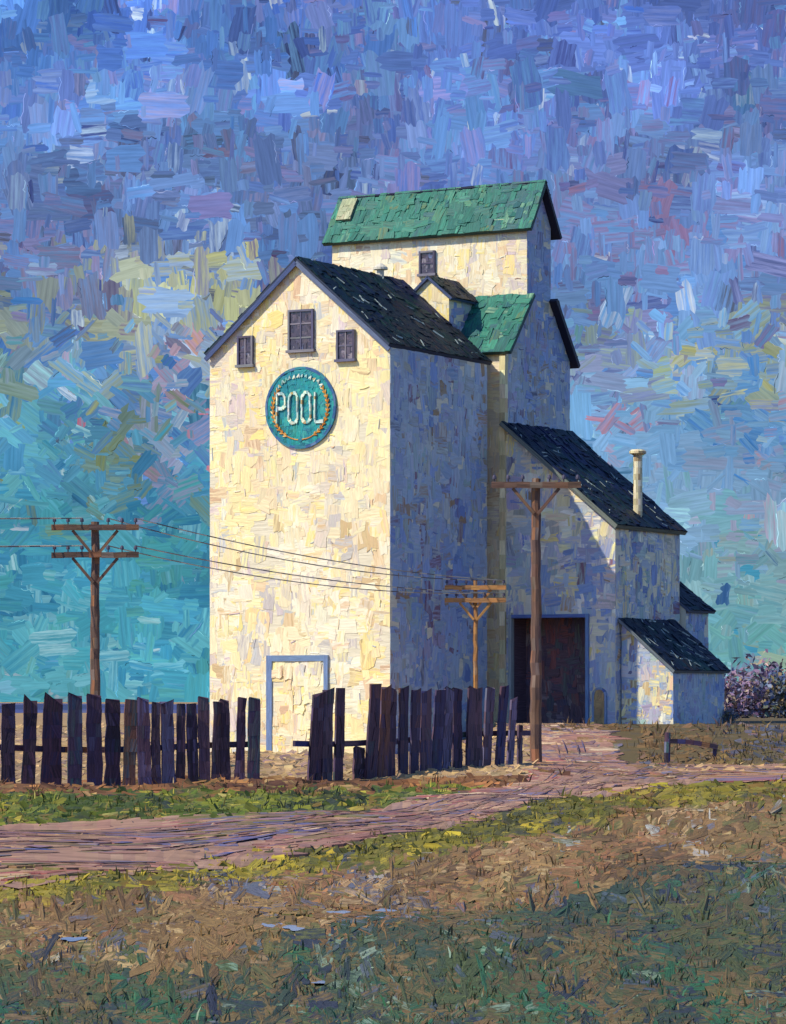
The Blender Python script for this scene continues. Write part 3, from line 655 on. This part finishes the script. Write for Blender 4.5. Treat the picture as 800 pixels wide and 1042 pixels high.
roof_slab(mb, (d0-.2, 9.38, dz-.2*s_+.04), (d0-.2, dv-.15, dz-.2*s_+.04), (dm, 9.38, dr_+.04), (dm, dv-.15, dr_+.04), .09, P_DRK, lin((70, 84, 120)), 2)
mb.build('roof', M['dark'], dm_w, offT)
# pale strip added in place of the sunlit sliver of tower wall beside the annex
mb = MB()
for k in range(26):
    z0 = .9+k*.5; mb.box((TR-.12+R.gauss(0, .006), TF-.30+R.gauss(0, .006), z0), (TR+.10+R.gauss(0, .006), TF-.07, z0+.497), lambda: pick(pal((226, 214, 176, 3), (206, 192, 150, 2), (190, 170, 130, 1))))
mb.build('lit_wall_strip', M['trim'], tower, offT)

# --- drive shed
offS = (2.5, 10.2, .95)
SL_, SR_, SF, SB, S0 = .36, 4.65, 7.62, 12.9, .7; ZT, ZD = 11.62, 7.85
shed = thing('drive_shed', 'lean-to drive shed with a wide dark open doorway and a stovepipe on its dark roof', 'building', 2.5, 10.2, .95)
def zroof(u): return ZT+(ZD-ZT)*(u-.3)/(4.85-.3)
D0, D1, DZ = .62, 3.55, 4.68
mb = MB(); ww = SR_-SL_
kw = dict(cover=3, p=P_SHED_SHADE)
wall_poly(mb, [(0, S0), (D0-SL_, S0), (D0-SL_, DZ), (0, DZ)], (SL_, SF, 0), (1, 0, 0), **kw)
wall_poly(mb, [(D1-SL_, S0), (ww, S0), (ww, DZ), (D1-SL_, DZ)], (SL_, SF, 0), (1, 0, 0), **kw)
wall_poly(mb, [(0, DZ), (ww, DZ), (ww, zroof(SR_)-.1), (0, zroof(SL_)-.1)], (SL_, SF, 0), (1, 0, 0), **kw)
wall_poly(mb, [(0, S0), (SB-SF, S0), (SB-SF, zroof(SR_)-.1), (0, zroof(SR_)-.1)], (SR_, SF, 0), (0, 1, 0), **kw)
mb.face([(SR_, SB, S0), (SL_, SB, S0), (SL_, SB, zroof(SL_)-.1), (SR_, SB, zroof(SR_)-.1)], BW)
mb.build('wall', M['wall'], shed, offS)
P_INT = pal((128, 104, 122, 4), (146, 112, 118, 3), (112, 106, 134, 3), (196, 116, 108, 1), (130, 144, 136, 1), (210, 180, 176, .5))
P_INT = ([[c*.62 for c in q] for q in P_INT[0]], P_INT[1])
mb = MB()      # bare boards inside
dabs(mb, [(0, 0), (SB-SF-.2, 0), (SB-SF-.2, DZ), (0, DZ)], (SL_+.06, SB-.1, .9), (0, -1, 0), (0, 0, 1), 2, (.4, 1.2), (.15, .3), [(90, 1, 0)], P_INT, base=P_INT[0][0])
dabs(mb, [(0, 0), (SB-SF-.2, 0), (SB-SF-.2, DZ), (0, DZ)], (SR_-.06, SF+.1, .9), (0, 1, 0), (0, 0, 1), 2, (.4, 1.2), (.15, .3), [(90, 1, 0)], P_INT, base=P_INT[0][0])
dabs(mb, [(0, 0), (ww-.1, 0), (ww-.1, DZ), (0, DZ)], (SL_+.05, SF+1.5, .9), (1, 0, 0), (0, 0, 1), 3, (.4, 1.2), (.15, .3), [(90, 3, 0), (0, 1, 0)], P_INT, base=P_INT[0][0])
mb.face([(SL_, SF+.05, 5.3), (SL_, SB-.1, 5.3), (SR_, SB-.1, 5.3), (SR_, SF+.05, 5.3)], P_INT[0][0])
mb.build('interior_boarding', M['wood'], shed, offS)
mb = MB()
for (a_, b_) in (((D0-.1, SF-.1, .8), (D0+.02, SF+.12, DZ+.1)), ((D1-.02, SF-.1, .8), (D1+.1, SF+.12, DZ+.1)), ((D0+.02, SF-.1, DZ-.02), (D1-.02, SF+.12, DZ+.1))):
    mb.box(a_, b_, lambda: pick(P_BLUE))
mb.build('door_frame', M['trim'], shed, offS)
mb = MB(); mb2 = MB()
mb.box((3.78, SF-.09, .85), (3.86, SF+.02, 1.95), lambda: pick(P_BLUE)); mb.box((4.26, SF-.09, .85), (4.34, SF+.02, 1.95), lambda: pick(P_BLUE))
for i in range(6):
    a0, a1 = math.pi*i/6, math.pi*(i+1)/6
    mb.bar((4.06+.24*math.cos(a0), SF-.045, 1.95+.24*math.sin(a0)), (4.06+.24*math.cos(a1), SF-.045, 1.95+.24*math.sin(a1)), .09, .08, pick(P_BLUE))
hf = mb.build('hatch', M['trim'], shed, offS)
arch = [(3.86, .85), (4.26, .85), (4.26, 1.95)]+[(4.06+.2*math.cos(math.pi*i/6), 1.95+.2*math.sin(math.pi*i/6)) for i in range(1, 6)]+[(3.86, 1.95)]
dabs(mb2, arch, (0, SF-.06, 0), (1, 0, 0), (0, 0, 1), 3, (.15, .4), (.1, .2), VA, pal((180, 146, 100), (196, 164, 120), (150, 120, 90)), h=(.002, .015), base=lin((170, 140, 100)))
mb2.build('hatch_panel', M['wood'], hf, offS)
mb = MB()
roof_slab(mb, (4.88, SF-.32, zroof(4.88)), (4.88, SB+.2, zroof(4.88)), (.36, SF-.32, zroof(.36)), (.36, SB-.05, zroof(.36)), .15, P_DRK, lin((104, 112, 108)), 3, 40)
rs = mb.build('roof', M['dark'], shed, offS)
mb = MB(); cu, cv = 4.28, 10.2; P_PIPE = pal((206, 196, 160, 3), (186, 176, 146, 2), (220, 212, 186, 2), (160, 140, 110, 1))
mb.tube([(cu, cv, zroof(cu)-.1+k*.22) for k in range(11)], .16, lambda: pick(P_PIPE), 12, .02)
ch = mb.build('chimney', M['metal'], shed, offS)
zt = zroof(cu)-.1+2.2
mb = MB(); mb.tube([(cu, cv, zt), (cu, cv, zt+.06), (cu, cv, zt+.14), (cu, cv, zt+.2)], lambda t: .17 if t < .2 else (.3 if t < .8 else .22), lambda: pick(P_PIPE), 12)
mb.build('cap', M['metal'], ch, offS)

# --- lean-to on the shed's right
offL = (5.7, 10.1, .85)
lean = thing('lean_to_shed', 'smallest grey lean-to with a dark sloping roof against the right side of the drive shed', 'shed', 5.7, 10.1, .85)
LF, LB, L0, L1 = 8.0, 12.3, 4.70, 6.66
def zl(u): return 4.62+(2.82-4.62)*(u-4.7)/(6.82-4.7)
mb = MB()
wall_poly(mb, [(0, .6), (L1-L0, .6), (L1-L0, zl(L1)-.08), (0, zl(L0)-.08)], (L0, LF, 0), (1, 0, 0), cover=3.5, L=(.25, .8), W=(.16, .4), p=P_SHED_SHADE)
wall_poly(mb, [(0, .6), (LB-LF, .6), (LB-LF, zl(L1)-.08), (0, zl(L1)-.08)], (L1, LF, 0), (0, 1, 0), cover=3.5, L=(.25, .8), W=(.16, .4), p=P_SIDE_SHADE)
mb.face([(L1, LB, .6), (L0, LB, .6), (L0, LB, zl(L0)-.08), (L1, LB, zl(L1)-.08)], BW)
mb.build('wall', M['wall'], lean, offL)
mb = MB(); roof_slab(mb, (6.84, LF-.25, zl(6.84)), (6.84, LB+.15, zl(6.84)), (4.7, LF-.25, zl(4.7)), (4.7, LB+.15, zl(4.7)), .1, P_DRK, lin((100, 110, 120)), 3.5, 40)
mb.build('roof', M['dark'], lean, offL)

# --- back shed
offB = (2.7, 14.1, .8)
back = thing('back_shed', 'low shed with a dark roof peeking out behind the drive shed above the small lean-to', 'shed', 2.7, 14.1, .8)
def zb(u): return 5.08+.75*(4.95-u)
mb = MB()
wall_poly(mb, [(0, .6), (1.95, .6), (1.95, zb(4.85)-.08), (0, zb(4.85)-.08)], (4.85, 13.02, 0), (0, 1, 0), cover=3, p=P_SIDE_SHADE)
mb.face([(4.85, 14.97, .6), (.6, 14.97, .6), (.6, 14.97, zb(.6)-.08), (4.85, 14.97, zb(4.85)-.08)], BW)
mb.face([(.6, 13.02, .6), (4.85, 13.02, .6), (4.85, 13.02, zb(4.85)-.08), (.6, 13.02, zb(.6)-.08)], BW)
mb.face([(.6, 14.97, .6), (.6, 13.02, .6), (.6, 13.02, zb(.6)-.08), (.6, 14.97, zb(.6)-.08)], BW)
mb.build('wall', M['wall'], back, offB)
mb = MB(); roof_slab(mb, (5.05, 12.98, zb(5.05)), (5.05, 15.2, zb(5.05)), (.5, 13.16, zb(.5)), (.5, 15.2, zb(.5)), .1, P_DRK, lin((90, 100, 120)), 3)
mb.build('roof', M['dark'], back, offB)

# ------------------------------------------------------------------ utility poles and wires
P_POLE = pal((108, 82, 68, 3), (86, 68, 62, 3), (128, 92, 66, 2), (68, 58, 62, 3), (160, 106, 62, .8), (132, 120, 112, 1.2))
P_POLO = pal((160, 112, 66, 3), (188, 136, 76, 2), (112, 84, 64, 2), (140, 130, 120, 1.2))
def pole(px, d, ztop, arms, label, p=P_POLE, r0=.15, rz=0.0, hw=1.2, brace=True, dark=0):
    X = (px-CX)/F*d; zg = gz(X, d)-.25
    o = thing_w('utility_pole', label, 'utility pole', (X, d, 0), rz, 'utility poles around the elevator')
    n = 24; pts = [(R.gauss(0, .009), R.gauss(0, .009), zg+(ztop-zg)*i/n) for i in range(n+1)]; pb = pick(p, .05, .6)
    def pcol(): return [a*.6+b*.4 for a, b in zip(pb, pick(p, .2))]
    mb = MB(); mb.tube(pts, lambda t: r0*(1-.28*t), pcol, 9, .06); mb.build('shaft', M['pole'], o)
    ends = []
    for (za, hl) in arms:
        mb = MB(); nseg = 7
        for k in range(nseg):
            a0 = -hl+2*hl*k/nseg; a1 = -hl+2*hl*(k+1)/nseg
            mb.bar((a0, -r0-.05, za+R.gauss(0, .006)), (a1+.005, -r0-.05, za+R.gauss(0, .006)), .11, .15, pcol)
        a = mb.build('crossarm', M['pole'], o)
        xsn = [-.93, -.62, -.3, .3, .62, .93]; es = []
        for q in xsn:
            mi = MB(); x = q*hl; y = -r0-.05; z = za+.075
            mi.tube([(x, y, z-.01), (x, y, z+.08)], .016, lin((60, 55, 60)), 6)
            mi.tube([(x, y, z+.07), (x, y, z+.11), (x, y, z+.15), (x, y, z+.18)], lambda t: .05 if t < .5 else (.042 if t < .9 else .018), lin((70, 66, 88)), 8)
            mi.build('insulator', M['metal'], a); es.append((x, y, z+.17))
        if brace:
            for s in (-1, 1):
                mb = MB(); mb.bar((s*hl*.52, -r0-.02, za-.08), (s*.05, -r0-.02, za-.85*hl*.75), .05, .08, pcol); mb.build('brace', M['pole'], o)
        ends.append(es)
    ca, sa = math.cos(rz), math.sin(rz)
    return [[Vector((X+e[0]*ca-e[1]*sa, d+e[0]*sa+e[1]*ca, e[2])) for e in es] for es in ends]
zf = lambda py, d: EYE+(YH-py)/F*d
e1 = pole(97, 92, zf(531, 92), [(zf(537, 92), 1.16), (zf(565, 92), 1.16)], 'dark brown pole with two braced crossarms rising behind the fence against the teal sky', rz=math.radians(3))
e2 = pole(484, 116, zf(590, 116), [(zf(598, 116), 1.03), (zf(611, 116), 1.03)], 'small orange brown pole with two crossarms in front of the shaded annex wall', P_POLO, .1, math.radians(-4))
e3 = pole(545.5, 85.5, zf(487, 85.5), [(zf(494, 85.5), 1.11)], 'tall rust brown pole with a single crossarm before the dark doorway', P_POLE, .155, math.radians(-2))
def wire(a, b, sag, label, group):
    mb = MB(); n = 44
    pts = [a.lerp(b, i/n)-Vector((0, 0, sag*4*(i/n)*(1-i/n))) for i in range(n+1)]
    mid = pts[0]; 
    for a_, b_ in zip(pts, pts[1:]):
        c_ = pick(pal((196, 188, 168, 3), (150, 142, 132, 2), (96, 90, 96, 1.4)), .1); mb.tube([a_-mid, b_-mid], .017, c_, 5, caps=False)
    o = mb.build('wire', M['wire']); o.location = mid; tag(o, label, 'wire', group)
for ai, nm in ((0, 'upper'), (1, 'lower')):
    for k, en in ((3, 'inner'), (5, 'outer')):
        wire(e1[ai][k], e2[ai][k], .28+.1*(k == 3), f'{en} sagging wire from the {nm} crossarm of the dark pole across the cream annex', 'wires across the annex')
    for k, en in ((0, 'outer'), (2, 'inner')):
        b = e1[ai][k]+Vector((-12+k*.3, -9, -.15)); wire(e1[ai][k], b, .12, f'{en} wire leaving the {nm} crossarm of the dark pole towards the left edge', 'wires leaving to the left')

# ------------------------------------------------------------------ the picket fence
P_PIC = pal((66, 52, 76, 4), (84, 58, 74, 3), (56, 58, 104, 2), (48, 38, 50, 3), (100, 76, 88, 1.6), (62, 92, 96, .6), (116, 108, 138, .8), (122, 82, 64, .5))
def board(mb, cx, w0, z0, z1, lean_, th=.05):
    n = 7; xl = []; xr = []; zz = []; base = pick(P_PIC, .1); base2 = pick(P_PIC, .1)
    def pc(): c = pick(P_PIC, .12); return [a*.6+b*.4 for a, b in zip(R.choice((base, base, base2)), c)]
    for i in range(n+1):
        t = i/n; x = cx+lean_*(t*(z1-z0)); ww_ = w0*(1+R.gauss(0, .04))*(1-.06*t)
        xl.append(x-ww_/2+R.gauss(0, .008)); xr.append(x+ww_/2+R.gauss(0, .008)); zz.append(z0+(z1-z0)*t)
    o = R.random()*50; tl = R.gauss(0, .05)
    for i in range(n):
        m0 = (xl[i]+xr[i])/2+R.gauss(0, w0*.1); m1 = (xl[i+1]+xr[i+1])/2+R.gauss(0, w0*.1)
        dz0 = 0; dzl = -tl if i == n-1 else 0; dzr = tl if i == n-1 else 0
        for (a0, a1, b1, b0, zl_, zr_) in ((xl[i], m0, m1, xl[i+1], dzl, 0), (m0, xr[i], xr[i+1], m1, 0, dzr)):
            y = -th/2-R.uniform(0, .02)
            mb.face([(a0, y, zz[i]), (a1, y, zz[i]), (b1, y, zz[i+1]+zr_), (b0, y, zz[i+1]+zl_)], pc(), [(o+zz[i], o), (o+zz[i], o+a1-a0), (o+zz[i+1], o+b1-b0), (o+zz[i+1], o)], base2)
        mb.face([(xl[i], th/2, zz[i]), (xl[i], -th/2, zz[i]), (xl[i+1], -th/2, zz[i+1]), (xl[i+1], th/2, zz[i+1])], pc())
        mb.face([(xr[i], -th/2, zz[i]), (xr[i], th/2, zz[i]), (xr[i+1], th/2, zz[i+1]), (xr[i+1], -th/2, zz[i+1])], pc())
        mb.face([(xr[i], th/2, zz[i]), (xl[i], th/2, zz[i]), (xl[i+1], th/2, zz[i+1]), (xr[i+1], th/2, zz[i+1])], pc())
    mb.face([(xl[n], -th/2-.02, zz[n]-tl), (xr[n], -th/2-.02, zz[n]+tl), (xr[n], th/2, zz[n]), (xl[n], th/2, zz[n])], pc())
def fence(label, A, Bp, pickets, rails, h):
    """A, Bp: ground ends; pickets: (place along 0..1, width, height, lean)"""
    A = Vector((*A, 0)); Bv = Vector((*Bp, 0)); L = (Bv-A).length; d = (Bv-A)/L; rz = math.atan2(d.y, d.x)
    o = thing_w('picket_fence', label, 'fence', (A.x, A.y, 0), rz)
    for (t, w_, hh, ln) in pickets:
        q = A+d*(t*L); zg = gz(q.x, q.y)-.12
        mb = MB(); board(mb, 0, w_, zg, zg+.12+hh, ln); b = mb.build('picket', M['wood'], o); b.location = (t*L, R.gauss(0, .03)-.02, 0); b.rotation_euler = (R.gauss(0, .02), 0, R.gauss(0, .03))
    for (t0, t1, z_) in rails:
        mb = MB(); n = max(2, int((t1-t0)*L/.6))
        for k in range(n):
            a_ = t0+(t1-t0)*k/n; b_ = t0+(t1-t0)*(k+1)/n; q0 = A+d*(a_*L); q1 = A+d*(b_*L)
            mb.bar((a_*L, .085, gz(q0.x, q0.y)+z_), (b_*L+.01, .085, gz(q1.x, q1.y)+z_), .07, .13, lambda: pick(P_PIC, .15))
        mb.build('rail', M['wood'], o)
    return o, A, d, L
# each board measured along the fence: (x across the yard, width, top)
LB_ = [(-14, 15, 712), (8, 13, 716), (28, 13, 713), (52, 19, 711), (75, 13, 708), (96, 15, 708), (115, 14, 712), (131, 12, 712), (147, 12, 712), (158, 8, 715), (172, 11, 714), (184, 8, 716), (197, 10, 716), (209, 9, 710), (219, 7, 714), (229, 9, 713), (243, 9, 710), (257, 11, 711)]
RB_ = [(319, 12, 707), (331, 11, 702), (345, 9, 700), (364, 13, 761), (374, 13, 696), (386, 12, 699), (397, 11, 701), (409, 12, 700), (421, 10, 702), (432, 11, 703), (443, 11, 702), (455, 10, 701), (466, 10, 701), (475, 8, 700), (484, 10, 701), (495, 9, 700), (506, 9, 698), (517, 7, 712), (527, 5, 738)]
def mk(label, A, Bp, lst, rails):
    A2, B2 = Vector(A), Vector(Bp); L = (B2-A2).length; d = (B2-A2)/L; pk = []
    for i, (px, wpx, top) in enumerate(lst):
        k = (px-CX)/F         # solve along the fence line
        t = (k*A2.y-A2.x)/(d.x-k*d.y); q = A2+d*t
        zt_ = EYE+(YH-top)/F*q.y-gz(q.x, q.y)
        ln = {243: .06, 257: .02, 209: -.02, 331: .05, 345: .04, 319: .09}.get(px, R.gauss(0, .022) if px < 300 else R.gauss(.045, .025))
        k0, k1 = (px-wpx/2-CX)/F, (px+wpx/2-CX)/F
        wd_ = (R.uniform(1.0, 1.2) if px < 300 else R.uniform(.78, .96))*abs((k1*A2.y-A2.x)/(d.x-k1*d.y)-(k0*A2.y-A2.x)/(d.x-k0*d.y))
        pk.append((t/L, wd_, max(.4, zt_), ln))
    return fence(label, A, Bp, pk, rails, 2)
k74 = lambda px, d: ((px-CX)/F*d, d)
mk('left run of dark purple crooked pickets ending at the gap before the door', k74(-30, 73.0), k74(270, 75.5), LB_, [(-.05, .955, .78)])
mk('right run of dark leaning pickets, tightly set, in front of the shaded wall', k74(305, 76.5), k74(545, 84.5), RB_, [(-.01, .30, .82), (.3, .985, .78)])

# low hitching rail by the ramp
X, Y = ground_at(679, 777)
hr = thing_w('hitching_rail', 'low dark post and sagging rail beside the ramp near the small lean-to', 'rail', (X, Y, gz(X, Y)), math.radians(10))
mb = MB(); mb.tube([(0, 0, -.2), (0, 0, .3), (.01, 0, .6), (.02, 0, .86)], .085, lambda: pick(P_PIC, .2), 7, .08); mb.build('post', M['wood'], hr)
mb = MB()
for k in range(6): mb.bar((.02+k*.23, -.11, .62-.012*k*k*.4), (.02+(k+1)*.23+.01, -.11, .62-.012*(k+1)**2*.4), .08, .13, lambda: pick(P_PIC, .2))
mb.build('rail', M['wood'], hr)
mb = MB(); mb.tube([(0, 0, -.2), (0, 0, .2), (0, 0, .42)], .06, lambda: pick(P_PIC, .2), 7, .08); o = mb.build('post', M['wood'], hr); o.location = (1.36, 0, gz(X+1.34, Y+.24)-gz(X, Y))

# ------------------------------------------------------------------ bushes on the right skyline
P_BUSH = pal((136, 112, 142, 3), (150, 120, 142, 2), (118, 124, 158, 2), (168, 150, 130, 2), (120, 108, 140, 2), (196, 170, 160, 1))
P_BUSH2 = pal((112, 124, 146, 3), (124, 114, 92, 2), (104, 120, 112, 2), (84, 100, 140, 2), (150, 138, 104, 1))
def bush(px, d, hgt, wid, p, label):
    X = (px-CX)/F*d; zg = gz(X, d)
    o = thing_w('bush', label, 'bush', (X, d, zg), 0, 'bushes beside the lean-to')
    mb = MB(); st_ = MB()
    tips = []
    for k in range(9):
        a_ = R.uniform(0, 6.28); r_ = wid*.5*math.sqrt(R.random()); tip = Vector((r_*math.cos(a_), r_*math.sin(a_)*.8, hgt*(1-.45*(r_/(wid*.5))**2)*R.uniform(.7, 1)))
        st_.tube([(0, 0, -.05), tuple(tip*.5+Vector((R.gauss(0, .05), 0, .05))), tuple(tip)], lambda t: .02*(1-.7*t), pick(p), 5); tips.append(tip)
    sc_ = hgt/1.5
    for _ in range(1300):
        t = R.choice(tips); c = t*R.uniform(.2, 1.03)+Vector((R.gauss(0, .22), R.gauss(0, .22), R.gauss(0, .14)))*sc_
        if c.z < .03: c.z = R.uniform(.03, .3)
        l, w_ = R.uniform(.12, .28)*sc_, R.uniform(.07, .14)*sc_; dv_ = Vector((R.gauss(0, 1), R.gauss(0, 1), R.gauss(.4, .8))).normalized(); sv_ = dv_.cross(Vector((R.gauss(0, 1), R.gauss(0, 1), R.gauss(0, 1)))).normalized()
        mb.face([tuple(c-sv_*w_*.4), tuple(c+dv_*l*.5-sv_*w_*.5), tuple(c+dv_*l), tuple(c+dv_*l*.5+sv_*w_*.5)], pick(p, .2), [(0, 0), (.1, .1), (.2, 0), (.1, .1)])
    mb.build('foliage', M['bush'], o); st_.build('stem', M['wood'], o)
bush(752, 164, 2.3, 2.6, P_BUSH, 'mauve bush nearest the small lean-to wall')
bush(776, 168, 2.9, 3.4, P_BUSH, 'tallest purple bush at the right edge of the yard')
bush(803, 166, 2.5, 3.4, P_BUSH2, 'blue green bush partly cut by the right edge of the picture')
bush(740, 122, .55, .9, P_BUSH2, 'knee high grey green bush at the foot of the lean-to corner')

# ------------------------------------------------------------------ ground cover nobody could count
G = {'soil': MB(), 'grass': MB(), 'dry': MB()}
def clod(mb, X, Y, s, pl, flat=.5):
    zg = gz(X, Y); n = Vector((R.gauss(0, .35), -R.uniform(.1, .9), R.uniform(.5, 1))).normalized()
    a_ = Vector((R.gauss(1, .1), R.gauss(0, .5), R.gauss(0, .12))); a_ = (a_-n*a_.dot(n)).normalized(); b_ = n.cross(a_)
    ps = (X*38/Y*2.2, math.log(Y)*13); c = Vector((X, Y, zg+s*.12)); col = pick(pl, .13, .1, ps); col2 = pick(pl, .1, .2, ps); o = R.random()*50; top = []; uv = []
    for x, y in dab_shape(s*R.uniform(1.2, 2.4), s*R.uniform(.6, 1.1), .25):
        q = c+a_*x+b_*y+n*s*.05; top.append(tuple(q)); uv.append((x+o, y+o))
    cb = (c.x, c.y+s*.3, zg-.05)
    mb.face(top, col, uv, col2)
    for i in range(len(top)): mb.face([top[(i+1) % len(top)], top[i], cb], col, [(o, o), (o+.1, o), (o, o+.1)])
def tuft(mb, X, Y, hgt, pl, nb, spread):
    zg = gz(X, Y)-.01
    for _ in range(nb):
        bx, by = X+R.gauss(0, spread), Y+R.gauss(0, spread); a_ = R.uniform(0, 6.28); ln = R.uniform(.1, .75); h_ = hgt*R.uniform(.55, 1.15); wd = max(.008, h_*R.uniform(.08, .17))
        dx, dy = math.cos(a_)*ln*h_, math.sin(a_)*ln*h_; sx, sy = R.choice(((1, .2), (.8, -.5), (.9, .5))); sx *= wd; sy *= wd
        c = pick(pl, .14, .1, (X*38/Y*2.2, math.log(Y)*13)); o = R.random()*30
        p0 = (bx-sx/2, by-sy/2, zg); p1 = (bx+sx/2, by+sy/2, zg); m0 = (bx+dx*.4-sx*.45, by+dy*.4-sy*.45, zg+h_*.62); m1 = (bx+dx*.4+sx*.45, by+dy*.4+sy*.45, zg+h_*.62); tp = (bx+dx, by+dy, zg+h_)
        mb.face([p0, p1, m1, m0], c, [(o, o), (o, o+.05), (o+.2, o+.05), (o+.2, o)]); mb.face([m0, m1, tp], c, [(o+.2, o), (o+.2, o+.05), (o+.4, o)])
def smear(px, py, l, wd, an, pl, z0=.0):
    d = EYE*F/(py-YH); ps = ((px-CX)/F*38*2.2, math.log(d)*13)
    col = pick(pl, .11, .1, ps); col2 = pick(pl, .1, .15, ps); o = R.random()*60; ca, sa = math.cos(an), math.sin(an); top = []; uv = []
    hh = R.uniform(.003, .016)
    for x, y in dab_shape(l, wd, .25):
        qx, qy = px+x*ca-y*sa, max(py+x*sa+y*ca, YH+30); dd = EYE*F/(qy-YH); X = (qx-CX)/F*dd
        top.append((X, dd, gz(X, dd)+hh+R.uniform(0, .006))); uv.append((x*.05+o, y*.07+o))
    G['soil'].face(top[::-1], col, uv[::-1], col2)
    for i in range(len(top)):
        j = (i+1) % len(top); a, b = top[i], top[j]
        G['soil'].face([a, b, (b[0], b[1], b[2]-hh-.03), (a[0], a[1], a[2]-hh-.03)], col, [uv[i], uv[j], uv[j], uv[i]])
for _ in range(25000):
    px = R.uniform(-420, 1220); py = R.uniform(800, 1060); d = EYE*F/(py-YH); z = zone(px, py, d)
    if z in ('road', 'right', 'field', 'berm'): continue
    if any(((px-a)/(c+9))**2+((py-b)/(e+5))**2 < 1 for a, b, c, e in PUD): continue
    q = (py-790)/250; l = R.choice((R.uniform(6, 14), R.uniform(10, 32)))*(.7+q*.7); wd = R.uniform(3, 7.5)*(.7+q*.9)
    slope = -.10 if py < 880 else R.choice((-.12, 0, 0, .25, -.6, 1.3))
    smear(px, py, l, wd, slope+R.gauss(0, .22), ZP[z])
def in_ramp(px, py): return py < 806 and 545 < px < 650
for _ in range(17000):
    px = R.uniform(-140, 940); py = 770+290*R.random()**.85
    if any(((px-a)/c)**2+((py-1.5-b)/(d+1.5))**2 < 1 for a, b, c, d in PUD): continue
    X, Y = ground_at(px, py); z = zone(px, py, Y); k = F/Y
    s = R.uniform(3.2, 9.0)/k*(1+.5*(py-780)/260)
    if z == 'road': 
        if R.random() < .1: clod(G['soil'], X, Y, s*.6, P_ROAD)
        continue
    if z == 'field' and R.random() < .6: continue
    if z == 'field' or z == 'right':
        if in_ramp(px, py): continue
        clod(G['soil'], X, Y, s*.8, ZP[z]); continue
    if z in ('berm', 'tan'):
        if z == 'berm' or R.random() < .28: clod(G['soil'], X, Y, s*(1 if z == 'berm' else .62), ZP[z])
        if R.random() < .07: tuft(G['dry'], X, Y, s*1.3, ZP[z], 4, s*.5)
    else:
        if R.random() < (.22 if z == 'dgreen' else .8): clod(G['soil'], X, Y, s*(.6 if z == 'dgreen' else 1), ZP[z])
        if R.random() < (.16 if z == 'dgreen' else .45): tuft(G['grass'], X, Y, s*R.uniform(.6, 1.4), ZP[z], 5, s*.6)
# behind the fence and beside the ramp
for _ in range(3500):
    px = R.uniform(-60, 900); py = R.uniform(738, 796); X, Y = ground_at(px, py)
    q = Vector((X, Y, 0))-Vector((OX, OY, 0)); u = q.dot(EV); v = q.dot(DV)
    if (-7.3 < u < .2 and -.1 < v < 13) or (-.2 < u < 7 and 7.3 < v < 14): continue
    if in_ramp(px, py) and py > 745: continue
    z = zone(px, py, Y); s = R.uniform(3, 7)/(F/Y)
    if z in ('field', 'right'): clod(G['soil'], X, Y, s, ZP[z])
    if z == 'right' and R.random() < .3: tuft(G['dry'], X, Y, s*1.6, P_RIGHT, 4, s)
for nm, k, m_ in (('soil_clods', 'soil', 'soil'), ('grass', 'grass', 'grass'), ('dry_grass', 'dry', 'grass')):
    o = G[k].build(nm, M[m_]); o['kind'] = 'stuff'
    o['label'] = {'soil': 'loose brown and green clods of earth over the yard', 'grass': 'short green and olive grass along the track', 'dry': 'sparse dry grass in the brown stubble'}[k]
    o['category'] = {'soil': 'soil', 'grass': 'grass', 'dry': 'grass'}[k]
